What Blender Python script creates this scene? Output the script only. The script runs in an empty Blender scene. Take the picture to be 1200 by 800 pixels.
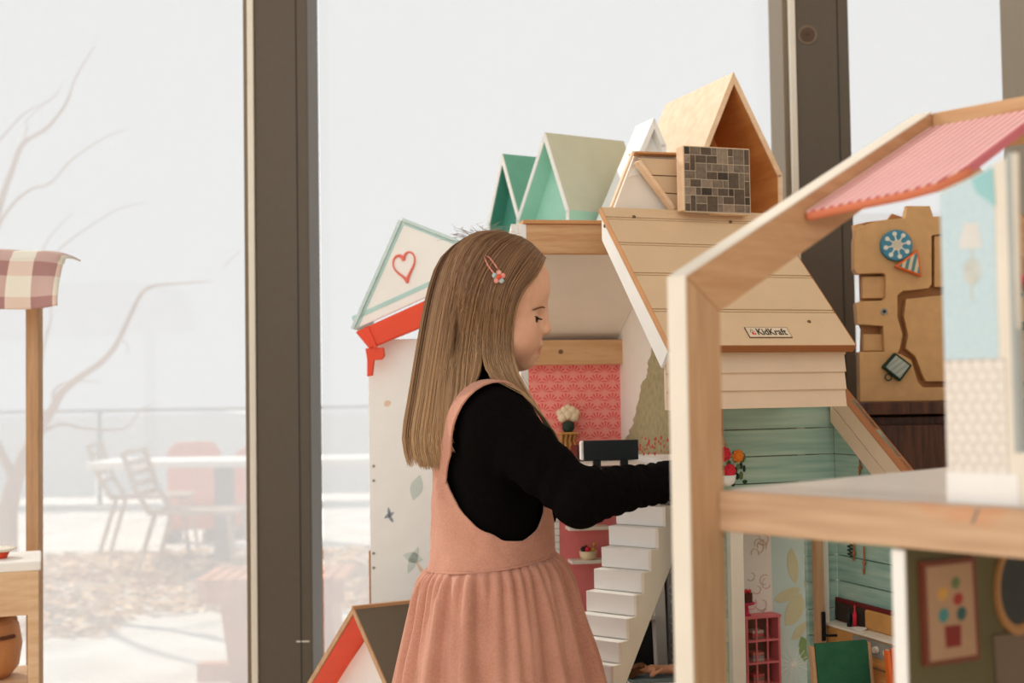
import bpy, bmesh, math, random
import numpy as np
from mathutils import Vector, Matrix
random.seed(7); RNG = np.random.default_rng(7)
scn = bpy.context.scene
col = scn.collection
RAD = math.radians

# ------------------------------------------------------------------ camera
FPX = 1500.0
PITCH, ROLL = math.atan(0.0375), math.radians(0.87)
CAM = Vector((0, 0, 0.88))
_up0 = Vector((0, -math.sin(PITCH), math.cos(PITCH))); _r0 = Vector((1, 0, 0))
FW = Vector((0, math.cos(PITCH), math.sin(PITCH)))
RT = _r0 * math.cos(ROLL) - _up0 * math.sin(ROLL)
UP = _up0 * math.cos(ROLL) + _r0 * math.sin(ROLL)
cam = bpy.data.cameras.new('camera'); camo = bpy.data.objects.new('camera', cam); col.objects.link(camo)
cam.sensor_width = 36; cam.lens = 36 * FPX / 1200
camo.matrix_world = Matrix(((RT.x, UP.x, -FW.x, CAM.x), (RT.y, UP.y, -FW.y, CAM.y), (RT.z, UP.z, -FW.z, CAM.z), (0, 0, 0, 1)))
cam.dof.use_dof = True; cam.dof.focus_distance = 1.72; cam.dof.aperture_fstop = 6.0
cam.clip_start = 0.02; cam.clip_end = 300
scn.camera = camo
# ------------------------------------------------------------------ sky, sun, exposure
w = bpy.data.worlds.new('sky'); scn.world = w; w.use_nodes = True
w.node_tree.nodes['Background'].inputs[0].default_value = (0.985, 1.0, 1.0, 1)
w.node_tree.nodes['Background'].inputs[1].default_value = 1.17
sl = bpy.data.lights.new('sun', 'SUN'); so = bpy.data.objects.new('sun', sl); col.objects.link(so)
sl.energy = 7.5; sl.angle = RAD(1.5); sl.color = (1.0, 0.93, 0.82)
so.rotation_euler = Vector((0.62, -0.60, -0.62)).to_track_quat('-Z', 'Y').to_euler()
scn.view_settings.view_transform = 'Standard'; scn.view_settings.look = 'None'
scn.view_settings.exposure = 0.0; scn.view_settings.gamma = 1.0; scn.view_settings.use_curve_mapping = False

# ------------------------------------------------------------------ measuring helpers
def ray(px, py): return FW + RT * ((px - 600) / FPX) + UP * ((400 - py) / FPX)
def P(px, py, Y):
    d = ray(px, py); return CAM + d * (Y / d.y)
class Frame:
    def __init__(s, o, yaw):
        s.o = Vector(o); s.yaw = yaw; c, n = math.cos(yaw), math.sin(yaw)
        s.ax = (Vector((c, n, 0)), Vector((-n, c, 0)), Vector((0, 0, 1)))
    def loc(s, p):
        d = Vector(p) - s.o; return Vector([d.dot(a) for a in s.ax])
    def hit(s, px, py, axis, val):
        d = ray(px, py); d = Vector([d.dot(a) for a in s.ax]); o = s.loc(CAM)
        return o + d * ((val - o[axis]) / d[axis])
# ------------------------------------------------------------------ object helpers
def link(o, parent=None):
    col.objects.link(o)
    if parent is not None: o.parent = parent
    return o
def tag(o, label=None, cat=None, group=None, kind=None):
    if label: o['label'] = label
    if cat: o['category'] = cat
    if group: o['group'] = group
    if kind: o['kind'] = kind
    return o
def thing(name, label, cat, loc=(0, 0, 0), yaw=0, group=None):
    o = bpy.data.objects.new(name, None); link(o); o.location = loc; o.rotation_euler = (0, 0, yaw)
    o.empty_display_size = 0.05
    return tag(o, label, cat, group)
def struct(name, loc=(0, 0, 0), yaw=0):
    o = bpy.data.objects.new(name, None); link(o); o.location = loc; o.rotation_euler = (0, 0, yaw); o['kind'] = 'structure'
    return o
class MB:
    def __init__(s): s.v = []; s.f = []
    def add(s, vs, fs):
        n = len(s.v); s.v += [tuple(v) for v in vs]; s.f += [tuple(i + n for i in f) for f in fs]; return s
    def box(s, x0, x1, y0, y1, z0, z1):
        return s.add([(x0, y0, z0), (x1, y0, z0), (x1, y1, z0), (x0, y1, z0), (x0, y0, z1), (x1, y0, z1), (x1, y1, z1), (x0, y1, z1)],
                     [(0, 3, 2, 1), (4, 5, 6, 7), (0, 1, 5, 4), (1, 2, 6, 5), (2, 3, 7, 6), (3, 0, 4, 7)])
    def prism(s, pts, vec):
        n = len(pts); v = Vector(vec); a = [Vector(p) for p in pts]
        return s.add(a + [p + v for p in a], [tuple(range(n))[::-1], tuple(range(n, 2 * n))] + [(i, (i + 1) % n, n + (i + 1) % n, n + i) for i in range(n)])
    def tube(s, path, rad, n=8):
        path = [Vector(p) for p in path]; k = len(path)
        if not hasattr(rad, '__len__'): rad = [rad] * k
        vs = []; up = Vector((0.13, 0.21, 0.97)).normalized()
        for i, p in enumerate(path):
            t = (path[min(i + 1, k - 1)] - path[max(i - 1, 0)]).normalized()
            if abs(t.dot(up)) > 0.95: up = Vector((0.9, 0.3, 0.1)).normalized()
            a = t.cross(up).normalized(); b = t.cross(a)
            vs += [p + (a * math.cos(2 * math.pi * j / n) + b * math.sin(2 * math.pi * j / n)) * rad[i] for j in range(n)]
        fs = [(i * n + j, i * n + (j + 1) % n, (i + 1) * n + (j + 1) % n, (i + 1) * n + j) for i in range(k - 1) for j in range(n)]
        fs += [tuple(range(n))[::-1], tuple(range((k - 1) * n, k * n))]
        return s.add(vs, fs)
    def lathe(s, prof, c=(0, 0, 0), n=24, axis=2):
        vs = []; c = Vector(c)
        for r, h in prof:
            for j in range(n):
                a = 2 * math.pi * j / n; q = (r * math.cos(a), r * math.sin(a), h)
                if axis == 1: q = (q[0], q[2], q[1])
                if axis == 0: q = (q[2], q[0], q[1])
                vs.append(c + Vector(q))
        k = len(prof)
        fs = [(i * n + j, i * n + (j + 1) % n, (i + 1) * n + (j + 1) % n, (i + 1) * n + j) for i in range(k - 1) for j in range(n)]
        fs += [tuple(range(n))[::-1], tuple(range((k - 1) * n, k * n))]
        return s.add(vs, fs)
    def ball(s, c, r, n=14, m=9):
        if not hasattr(r, '__len__'): r = (r, r, r)
        vs = []; c = Vector(c)
        for i in range(m + 1):
            th = math.pi * (i + 0.02) / (m + 0.04)
            for j in range(n):
                a = 2 * math.pi * j / n
                vs.append((c.x + r[0] * math.sin(th) * math.cos(a), c.y + r[1] * math.sin(th) * math.sin(a), c.z + r[2] * math.cos(th)))
        fs = [(i * n + j, i * n + (j + 1) % n, (i + 1) * n + (j + 1) % n, (i + 1) * n + j) for i in range(m) for j in range(n)]
        fs += [tuple(range(n))[::-1], tuple(range(m * n, (m + 1) * n))]
        return s.add(vs, fs)
    def build(s, name, mat, parent=None, smooth=False, bevel=0, seg=2):
        me = bpy.data.meshes.new(name); me.from_pydata(s.v, [], s.f)
        bm = bmesh.new(); bm.from_mesh(me); bmesh.ops.recalc_face_normals(bm, faces=bm.faces); bm.to_mesh(me); bm.free()
        if smooth: me.shade_smooth()
        if mat is not None: me.materials.append(mat)
        o = link(bpy.data.objects.new(name, me), parent)
        if bevel:
            m = o.modifiers.new('bevel', 'BEVEL'); m.width = bevel; m.segments = seg; m.limit_method = 'ANGLE'
        return o
def box(name, mat, parent, x0, x1, y0, y1, z0, z1, bevel=0.0015): return MB().box(x0, x1, y0, y1, z0, z1).build(name, mat, parent, bevel=bevel)
def plate_y(name, mat, parent, pts, y0, y1, bevel=0.001):   # outline in x, z
    return MB().prism([(x, y0, z) for x, z in pts], (0, y1 - y0, 0)).build(name, mat, parent, bevel=bevel)
def plate_x(name, mat, parent, pts, x0, x1, bevel=0.001):   # outline in y, z
    return MB().prism([(x0, y, z) for y, z in pts], (x1 - x0, 0, 0)).build(name, mat, parent, bevel=bevel)
def slab(name, mat, parent, pts, th, bevel=0.001):          # any flat outline, thickened against its normal
    a = [Vector(p) for p in pts]; n = (a[1] - a[0]).cross(a[2] - a[1]).normalized()
    return MB().prism(a, n * th).build(name, mat, parent, bevel=bevel)
def copy_tree(o, parent=None, label=None):
    c = o.copy(); col.objects.link(c); c.parent = parent
    if label: c['label'] = label
    for ch in list(o.children): copy_tree(ch, c)
    return c
# ------------------------------------------------------------------ materials
def lin(c): return tuple(((x / 255) / 12.92 if x / 255 <= 0.04045 else ((x / 255 + 0.055) / 1.055) ** 2.4) for x in c)
class NT:
    def __init__(s, name):
        s.m = bpy.data.materials.new(name); s.m.use_nodes = True; s.t = s.m.node_tree; s.n = s.t.nodes
        s.b = s.n['Principled BSDF']
    def new(s, typ, **kw):
        x = s.n.new(typ)
        for k, v in kw.items(): setattr(x, k, v)
        return x
    def put(s, sock, v):
        if hasattr(v, 'is_linked') or hasattr(v, 'links'): s.t.links.new(v, sock)
        else: sock.default_value = v
    def math(s, op, a, b=None, c=None):
        x = s.new('ShaderNodeMath', operation=op); s.put(x.inputs[0], a)
        if b is not None: s.put(x.inputs[1], b)
        if c is not None: s.put(x.inputs[2], c)
        return x.outputs[0]
    def xyz(s):
        tc = s.new('ShaderNodeTexCoord'); sp = s.new('ShaderNodeSeparateXYZ'); s.t.links.new(tc.outputs['Object'], sp.inputs[0]); return sp.outputs
    def noise(s, scale, stretch=(1, 1, 1), detail=4):
        tc = s.new('ShaderNodeTexCoord'); mp = s.new('ShaderNodeMapping'); mp.inputs['Scale'].default_value = stretch
        s.t.links.new(tc.outputs['Object'], mp.inputs[0]); nz = s.new('ShaderNodeTexNoise'); nz.inputs['Scale'].default_value = scale; nz.inputs['Detail'].default_value = detail
        s.t.links.new(mp.outputs[0], nz.inputs[0]); return nz.outputs[0]
    def mix(s, fac, a, b):
        x = s.new('ShaderNodeMix', data_type='RGBA'); s.put(x.inputs[0], fac)
        s.put(x.inputs[6], a if hasattr(a, 'links') else (*a, 1)); s.put(x.inputs[7], b if hasattr(b, 'links') else (*b, 1)); return x.outputs[2]
    def ramp(s, v, lo, hi):
        x = s.new('ShaderNodeMapRange'); s.put(x.inputs[0], v); x.inputs[1].default_value = lo; x.inputs[2].default_value = hi; return x.outputs[0]
    def done(s, colr, rough=0.6, spec=0.3, bump=None, bs=0.2, bd=0.001):
        s.put(s.b.inputs['Base Color'], colr if hasattr(colr, 'links') else (*colr, 1))
        s.b.inputs['Roughness'].default_value = rough; s.b.inputs['Specular IOR Level'].default_value = spec
        if bump is not None:
            x = s.new('ShaderNodeBump'); x.inputs['Strength'].default_value = bs; x.inputs['Distance'].default_value = bd
            s.t.links.new(bump, x.inputs['Height']); s.t.links.new(x.outputs[0], s.b.inputs['Normal'])
        return s.m
def plain(name, c, rough=0.6, var=0.06, scale=25, spec=0.3, bs=0.0):
    t = NT(name); c = lin(c); n = t.noise(scale)
    return t.done(t.mix(t.ramp(n, 0.3, 0.7), tuple(x * (1 - var) for x in c), tuple(min(1, x * (1 + var)) for x in c)), rough, spec, n if bs else None, bs)
def wood(name, a, b, st=(1, 1, 1), scale=14, rough=0.55, spec=0.3):
    t = NT(name); n = t.noise(scale, st, 5); f = t.noise(scale * 5, st, 3)
    g = t.math('ADD', t.math('MULTIPLY', n, 0.75), t.math('MULTIPLY', f, 0.25))
    return t.done(t.mix(t.ramp(g, 0.36, 0.64), lin(a), lin(b)), rough, spec, f, 0.12, 0.0006)
M = {}
M['mdf'] = plain('tan_board', (219, 189, 153), 0.5, 0.03)
M['mdf_edge'] = plain('board_edge', (206, 150, 100), 0.6)
M['brown_edge'] = plain('brown_edge', (165, 105, 62), 0.6)
M['siding'] = plain('siding', (226, 201, 174), 0.55, 0.03)
M['white'] = plain('white_paint', (248, 246, 241), 0.5, 0.02)
M['offwhite'] = plain('off_white', (238, 228, 212), 0.55, 0.03)
M['cream'] = plain('cream_wall', (244, 235, 222), 0.6, 0.02)
M['pine_x'] = wood('pine_x', (202, 150, 104), (220, 178, 132), (1, 8, 14), 9)
M['pine_y'] = wood('pine_y', (184, 136, 96), (204, 160, 118), (12, 1, 12), 9)
M['pine_z'] = wood('pine_z', (180, 138, 100), (200, 160, 120), (12, 12, 1), 9)
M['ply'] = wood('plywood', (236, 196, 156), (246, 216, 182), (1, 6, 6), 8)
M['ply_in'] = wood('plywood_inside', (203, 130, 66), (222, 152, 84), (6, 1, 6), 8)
M['dark_wood'] = wood('dark_wood', (52, 27, 15), (92, 52, 30), (14, 14, 1), 10, 0.45)
M['kraft'] = plain('fibreboard', (206, 160, 108), 0.6, 0.07, 40)
M['kraft_edge'] = plain('fibreboard_edge', (172, 120, 74), 0.7, 0.08, 40)
M['mullion'] = plain('grey_metal', (98, 88, 76), 0.5, 0.03, 60, 0.3)
M['bead'] = plain('glazing_bead', (128, 112, 90), 0.5, 0.03)
M['gasket'] = plain('white_gasket', (236, 228, 214), 0.5, 0.02)
M['black'] = plain('black_plastic', (22, 26, 28), 0.35, 0.05)
M['screen'] = plain('dark_screen', (24, 36, 40), 0.25, 0.03)
M['knit'] = plain('black_knit', (13, 11, 11), 0.95, 0.12, 300, 0.04, 0.3)
M['red'] = plain('red_paint', (238, 82, 52), 0.5, 0.04)
M['pink'] = plain('pink_wall', (235, 130, 128), 0.6, 0.03)
M['pink_f'] = plain('pink_cabinet', (226, 120, 122), 0.5, 0.04)
M['sage'] = plain('sage_roof', (206, 208, 184), 0.5, 0.03)
M['mint'] = plain('mint', (176, 222, 200), 0.55, 0.03)
M['mint_d'] = plain('mint_deep', (174, 226, 206), 0.55, 0.03)
M['teal'] = plain('teal', (110, 178, 158), 0.55, 0.04)
M['teal_d'] = plain('teal_deep', (84, 156, 136), 0.55, 0.04)
M['palegrey'] = plain('pale_blue_white', (232, 234, 232), 0.4, 0.02)
M['green_f'] = plain('green_felt', (44, 98, 70), 0.9, 0.12, 60)
M['orange'] = plain('orange_plastic', (232, 110, 48), 0.4, 0.03)
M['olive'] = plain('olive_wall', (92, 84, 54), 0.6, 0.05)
M['skin'] = None
M['gold'] = plain('ochre', (206, 150, 84), 0.5, 0.1)
M['leaf'] = plain('leaf_green', (96, 112, 74), 0.7, 0.12, 60)
M['leaf_d'] = plain('dark_green', (38, 58, 46), 0.7, 0.12, 60)
M['rose'] = plain('rose_red', (214, 40, 62), 0.6, 0.12, 120)
M['marigold'] = plain('marigold', (232, 128, 36), 0.6, 0.12, 120)
M['steel'] = plain('steel', (150, 145, 135), 0.35, 0.05)

# ================================================================== SETTING
def make_floor():
    t = NT('floor_boards'); n = t.noise(6, (1, 10, 1), 5)
    m = t.done(t.mix(t.ramp(n, 0.35, 0.65), lin((206, 184, 156)), lin((226, 206, 180))), 0.45)
    f = struct('floor')
    box('floor_slab', m, f, -4, 4, -2.2, 3.12, -0.12, 0, 0)
    return f
make_floor()
ce = MB().box(-4, 4, -1.2, 3.12, 3.9, 4.0).build('ceiling', plain('ceiling_paint', (232, 226, 216), 0.8, 0.02)); ce['kind'] = 'structure'  # unseen; height and back edge shaped to limit light from above

wr = MB().box(1.75, 1.87, -1.2, 3.12, 0, 3.9).build('wall_light_block', plain('wall_paint', (226, 214, 198), 0.8, 0.03)); wr['kind'] = 'structure'  # unseen wall added to hold back fill light from the right
# window wall: posts, beads, panes
WY = 2.98
def glass():
    t = NT('hazy_glass'); t.n.remove(t.b)
    out = t.n['Material Output']
    tr = t.new('ShaderNodeBsdfTransparent'); tl = t.new('ShaderNodeBsdfTranslucent'); gl = t.new('ShaderNodeBsdfGlossy')
    tr.inputs[0].default_value = (0.77, 0.775, 0.78, 1); tl.inputs[0].default_value = (0.51, 0.53, 0.565, 1); gl.inputs['Roughness'].default_value = 0.02
    n = t.noise(2.5); mx = t.new('ShaderNodeMixShader'); t.put(mx.inputs[0], t.math('ADD', t.math('MULTIPLY', n, 0.10), 0.31))
    t.t.links.new(tr.outputs[0], mx.inputs[1]); t.t.links.new(tl.outputs[0], mx.inputs[2])
    m2 = t.new('ShaderNodeMixShader'); m2.inputs[0].default_value = 0.03
    t.t.links.new(mx.outputs[0], m2.inputs[1]); t.t.links.new(gl.outputs[0], m2.inputs[2]); t.t.links.new(m2.outputs[0], out.inputs[0])
    return t.m
M['glass'] = glass()
win = struct('window_1', (0, WY, 0))
def wx(px): return P(px, 400, WY).x
posts = []
for (a, b) in ((316, 376), (922, 982)):
    posts.append((wx(a), wx(b)))
posts.append((wx(1196), wx(1196) + 0.12)); posts.append((wx(-420), wx(-360)))
posts.sort()
for i, (x0, x1) in enumerate(posts):
    o = box('mullion', M['mullion'], win, x0, x1, -0.16, 0.0, 0.0, 3.9, 0.003)
    xs = x0 + 0.78 * (x1 - x0)
    box('mullion_seam', plain('seam', (52, 46, 40), 0.6), o, xs, xs + 0.002, -0.1612, -0.159, 0.05, 3.85, 0)
    box('gasket', M['gasket'], win, x0 - 0.014, x0, -0.166, -0.0, 0.06, 3.84, 0.002)
    box('glazing_bead', M['bead'], win, x0 - 0.026, x0 - 0.014, -0.15, 0.0, 0.06, 3.84, 0.002)
for i in range(3):
    x0, x1 = posts[i][1], posts[i + 1][0]
    box('pane', M['glass'], win, x0 + 0.001, x1 - 0.016, 0.004, 0.0042, 0.06, 3.84, 0)
box('pane', M['glass'], win, posts[3][1] + 0.001, 1.74, 0.004, 0.0042, 0.06, 3.84, 0)
box('pane', M['glass'], win, -3.9, posts[0][0] - 0.016, 0.004, 0.0042, 0.06, 3.84, 0)
box('window_sill_rail', M['mullion'], win, -3.95, 1.75, -0.08, 0.03, 0, 0.06, 0.002)
box('window_head_rail', M['mullion'], win, -3.95, 1.75, -0.08, 0.03, 3.84, 3.9, 0.002)
# scuff, seal sticker on the posts
p = P(946, 41, WY - 0.16)
st = MB().lathe([(0.0, 0), (0.021, 0), (0.021, 0.0015), (0, 0.0015)], (p.x, -0.162, p.z), 28, 1).build('round_sticker', plain('sticker', (132, 112, 92), 0.6, 0.15, 120), win)
MB().lathe([(0.014, 0), (0.017, 0), (0.017, 0.001), (0.014, 0.001)], (p.x, -0.163, p.z), 28, 1).build('printed_ring', plain('sticker_ink', (92, 72, 58), 0.6), st)
a = MB()
for k in range(3):
    an = RAD(45 + 60 * k); dx, dz = math.cos(an) * 0.008, math.sin(an) * 0.008
    a.tube([(p.x - dx, -0.1632, p.z - dz), (p.x + dx, -0.1632, p.z + dz)], 0.0009, 5)
a.build('printed_star', plain('sticker_ink2', (86, 68, 54), 0.6), st)
p = P(356, 751, WY - 0.16); box('paint_scuff', M['gasket'], win, p.x - 0.016, p.x + 0.012, -0.1605, -0.1595, p.z - 0.002, p.z + 0.001, 0)

# ---------------- terrace outside
GZ = -0.42
tg = NT('terrace_stone'); n1 = tg.noise(3)
ter = MB().box(-14, 14, 3.14, 24, GZ - 0.3, GZ).build('terrace_ground', tg.done(tg.mix(tg.ramp(n1, 0.35, 0.65), lin((206, 200, 190)), lin((232, 228, 220))), 0.9)); ter['kind'] = 'structure'
stp = MB().box(-4, 4, 3.13, 3.5, GZ, -0.02).build('door_step', plain('concrete', (200, 194, 184), 0.9)); stp['kind'] = 'structure'
hill = MB()
hp = [(-60, 0)] + [(-60 + i * 4, 1.4 + 0.5 * math.sin(i * 0.7) + 0.3 * math.sin(i * 1.9)) for i in range(31)] + [(60, 0)]
hill.prism([(x, 70, z - 2.2) for x, z in hp], (0, 6, 0)).build('hillside', plain('haze_hill', (226, 227, 228), 0.9))['kind'] = 'structure'
def railing():
    r = thing('terrace_railing', 'pale terrace railing with a thin top rail and glass panels beyond the chairs', 'railing', (0, 15.5, GZ))
    top = P(200, 478, 15.5).z - GZ
    box('top_rail', M['steel'], r, -9, 7, -0.02, 0.02, top - 0.04, top)
    for k in range(9):
        x = -8.9 + k * 1.95; box('rail_post', M['steel'], r, x - 0.025, x + 0.025, -0.02, 0.02, 0, top - 0.04)
        if k < 8: box('rail_panel', M['railglass'], r, x + 0.05, x + 1.9, -0.004, 0.004, 0.08, top - 0.08)
tt = NT('railing_glass'); M['railglass'] = tt.done(lin((224, 227, 228)), 0.3)
railing()
# fallen leaves: countless
def leaves():
    vs = []; fs = []
    for k in range(5200):
        y = RNG.uniform(6.9, 10.6); x = RNG.uniform(-3.7, -0.6) + RNG.normal() * 0.1
        if y < 7.6 and x > -2.2: continue
        s = RNG.uniform(0.025, 0.06); a = RNG.uniform(0, 6.28); tl = RNG.uniform(0.1, 0.9)
        d = np.array([math.cos(a), math.sin(a), 0]); e = np.array([-math.sin(a) * math.cos(tl), math.cos(a) * math.cos(tl), math.sin(tl)])
        c = np.array([x, y, GZ + 0.006 + s * 0.35])
        n = len(vs); vs += [tuple(c - d * s), tuple(c - e * s * 0.45), tuple(c + d * s), tuple(c + e * s * 0.45)]
        fs.append((n, n + 1, n + 2, n + 3))
    me = bpy.data.meshes.new('fallen_leaves'); me.from_pydata(vs, [], fs)
    t = NT('dry_leaf'); g = t.new('ShaderNodeNewGeometry')
    me.materials.append(t.done(t.mix(g.outputs['Random Per Island'], lin((196, 140, 84)), lin((236, 206, 160))), 0.8))
    o = link(bpy.data.objects.new('fallen_leaves', me)); tag(o, 'strip of dry fallen leaves on the terrace by the tree', 'leaves', kind='stuff')
leaves()
def terrace_chair(px, Y, yaw, label):
    p = P(px, 600, Y); c = thing('terrace_chair', label, 'chair', (p.x, Y, GZ), yaw, 'metal terrace chairs'); c.scale = (1.35, 1.2, 1.05)
    met = M['chair_metal']
    for k in range(7): box('seat_slat', met, c, -0.22, 0.24, -0.21 + k * 0.06, -0.165 + k * 0.06, 0.44, 0.465, 0.004)
    for sy in (-1, 1):
        MB().tube([(0.2, sy * 0.2, 0.44), (0.25, sy * 0.23, 0.0)], 0.014, 8).build('leg', met, c)
        MB().tube([(-0.18, sy * 0.2, 0.44), (-0.28, sy * 0.23, 0.0)], 0.014, 8).build('leg', met, c)
        MB().tube([(-0.2, sy * 0.21, 0.45), (-0.27, sy * 0.22, 0.6), (-0.34, sy * 0.22, 0.86)], 0.016, 8).build('back_upright', met, c)
    for k in range(5):
        z = 0.56 + k * 0.07; box('back_slat', met, c, -0.275 - k * 0.014, -0.262 - k * 0.014, -0.22, 0.22, z, z + 0.04, 0.003)
M['chair_metal'] = plain('bronze_metal', (186, 164, 138), 0.5, 0.08)
M['brown_metal'] = plain('brown_metal', (120, 92, 64), 0.6, 0.1)
terrace_chair(232, 9.2, 0.0, 'metal terrace chair pulled up to the long table leg, right beside the orange panel')
terrace_chair(178, 10.6, 0.12, 'metal terrace chair standing behind the nearer one, on the tree side')
def terrace_table():
    p = P(262, 600, 9.9); c = thing('terrace_table', 'white topped terrace table on a brown square post behind the metal chairs', 'table', (p.x, 9.9, GZ))
    zt = P(262, 537, 9.9).z - GZ
    box('table_top', M['white'], c, -0.95, 1.3, -0.35, 0.35, zt - 0.05, zt, 0.01)
    box('post', M['brown_metal'], c, -0.06, 0.08, -0.05, 0.05, 0.03, zt - 0.05, 0.004); box('foot', M['brown_metal'], c, -0.3, 0.3, -0.25, 0.25, 0, 0.03, 0.004)
terrace_table()
def screen(pa, pb, y0, Y, label):
    a, b = P(pa, y0, Y), P(pb, y0, Y); c = thing('windbreak_panel', label, 'panel', (a.x, Y, GZ))
    w_, h = b.x - a.x, a.z - GZ
    t = M['coral']
    MB().prism([(0.04, 0, 0.1), (w_, 0, 0.1), (w_, 0, h - 0.08), (w_ - 0.08, 0, h), (0.12, 0, h), (0.04, 0, h - 0.08)], (0, 0.05, 0)).build('board', t, c, bevel=0.01)
    for x in (0.1, w_ - 0.1): box('foot', M['brown_metal'], c, x - 0.03, x + 0.03, -0.15, 0.2, 0, 0.1, 0.004)
M['coral'] = plain('coral_paint', (226, 132, 88), 0.7, 0.06, 6)
screen(190, 258, 518, 11.4, 'orange wooden windbreak panel behind the white topped table')
screen(268, 345, 524, 11.6, 'orange wooden windbreak panel standing half behind the tall grey window post')
def bench():
    Y = 5.9; a, b = P(240, 672, Y), P(412, 672, Y)
    c = thing('picnic_bench', 'wooden picnic bench outside, its top of narrow slats, crossing behind the window post', 'bench', (a.x, Y, GZ))
    h = a.z - GZ; L = b.x - a.x; wd = M['bench_wood']
    n = 11
    for k in range(n): box('top_slat', wd, c, L * k / n, L * (k + 0.82) / n, -0.2, 0.25, h - 0.03, h, 0.004)
    box('apron', wd, c, 0.01, L - 0.01, -0.19, -0.16, h - 0.11, h - 0.03, 0.004)
    for x in (0.1, L - 0.2):
        MB().prism([(x, -0.15, h - 0.11), (x + 0.12, -0.15, h - 0.11), (x + 0.17, -0.15, 0), (x + 0.05, -0.15, 0)], (0, 0.3, 0)).build('leg', wd, c, bevel=0.005)
    box('foot_rail', wd, c, 0.0, L, -0.16, -0.08, 0.02, 0.1, 0.004)
    box('stretcher', wd, c, 0.1, L - 0.1, 0.0, 0.05, 0.2, 0.27, 0.004)
M['bench_wood'] = wood('bench_wood', (190, 118, 72), (212, 146, 100), (1, 8, 8), 6)
bench()
def tree():
    Y = 8.2; base = P(6, 640, Y); t = thing('bare_tree', 'bare brown tree with thin leafless branches beyond the window', 'tree', (base.x, Y, GZ))
    bark = plain('bark', (176, 136, 100), 0.9, 0.2, 40)
    def q(px, py, d=0): p = P(px, py, Y + d); return Vector((p.x - base.x, p.y - Y, p.z - GZ))
    def br(pts, r0, r1, d0=0, d1=0, name='branch', par=t):
        P_ = [q(px, py, d0 + (d1 - d0) * i / (len(pts) - 1)) for i, (px, py) in enumerate(pts)]
        # smooth resample
        out = []; n = len(P_)
        for i in range(n - 1):
            a, b, c, d = P_[max(i - 1, 0)], P_[i], P_[i + 1], P_[min(i + 2, n - 1)]
            for k in range(4):
                s = k / 4; out.append(0.5 * ((2 * b) + (c - a) * s + (2 * a - 5 * b + 4 * c - d) * s * s + (3 * b - a - 3 * c + d) * s ** 3))
        out.append(P_[-1]); m = len(out)
        return MB().tube(out, [0.62 * (r0 + (r1 - r0) * i / (m - 1)) for i in range(m)], 7).build(name, bark, par, True)
    g0 = Vector((0, 0, 0))
    MB().tube([g0, q(8, 600), q(18, 560), q(34, 525), q(52, 495)], [0.085, 0.065, 0.052, 0.045, 0.032], 9).build('trunk', bark, t, True)
    br([(48, 500), (62, 478), (72, 460), (92, 443), (118, 425), (135, 405), (150, 375), (165, 345), (180, 335), (210, 332), (248, 330)], 0.05, 0.006, 0, -0.6)
    br([(52, 497), (47, 470), (48, 430), (54, 395), (60, 372), (58, 355)], 0.022, 0.005)
    br([(66, 478), (62, 462), (72, 450), (95, 446), (118, 448)], 0.018, 0.004)
    br([(40, 512), (70, 497), (100, 502), (145, 502), (165, 480), (185, 472)], 0.02, 0.004, 0, 0.5)
    br([(16, 560), (-12, 500), (-30, 420), (-18, 320), (2, 235), (14, 200), (27, 168), (55, 150), (78, 120), (88, 92), (110, 55)], 0.05, 0.004, 0, -0.9)
    br([(-16, 310), (0, 262), (18, 236), (38, 221), (60, 214), (85, 186), (125, 160), (148, 152)], 0.02, 0.003, -0.3, -0.9)
    br([(27, 168), (32, 148), (30, 142), (45, 128), (70, 105)], 0.008, 0.002, -0.5, -0.5)
    br([(-10, 175), (5, 158), (30, 132), (60, 117), (72, 100)], 0.012, 0.003, -0.5, -0.8)
    br([(30, 330), (48, 297), (60, 275), (84, 250)], 0.01, 0.003, -0.3, -0.5)
    br([(45, 320), (75, 287), (110, 262), (140, 244), (168, 238)], 0.01, 0.003, -0.3, -0.6)
    br([(262, 313), (274, 300), (284, 293)], 0.006, 0.003, -0.6, -0.6); 
    br([(140, 395), (150, 405), (148, 415)], 0.008, 0.003, -0.3, -0.3)
tree()
def far_building():
    Y = 30; a = P(965, 400, Y); c = thing('banded_building', 'pale banded building far beyond the right hand panes', 'building', (a.x, Y, GZ))
    pal = plain('far_wall', (226, 222, 216), 0.9); drk = plain('far_band', (200, 192, 186), 0.9)
    zt = P(1000, 250, Y).z - GZ
    box('wall', pal, c, 0, 9, 0, 4, 0, zt, 0)
    for k in range(8): box('floor_band', drk, c, 0, 9, -0.1, 0, 0.4 + k * zt / 8, 0.4 + k * zt / 8 + zt / 22, 0)
far_building()
# ================================================================== DOLLHOUSES
def screw(par, x, y, z, axis=1, r=0.0028, mat=None):
    MB().lathe([(0, -0.001), (r, -0.001), (r, 0.0006), (r * 0.5, 0.0012), (0, 0.0012)], (x, y, z), 12, axis).build('screw', mat or M['brown_metal'], par)
def lerp(a, b, t): return a + (b - a) * t
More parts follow.
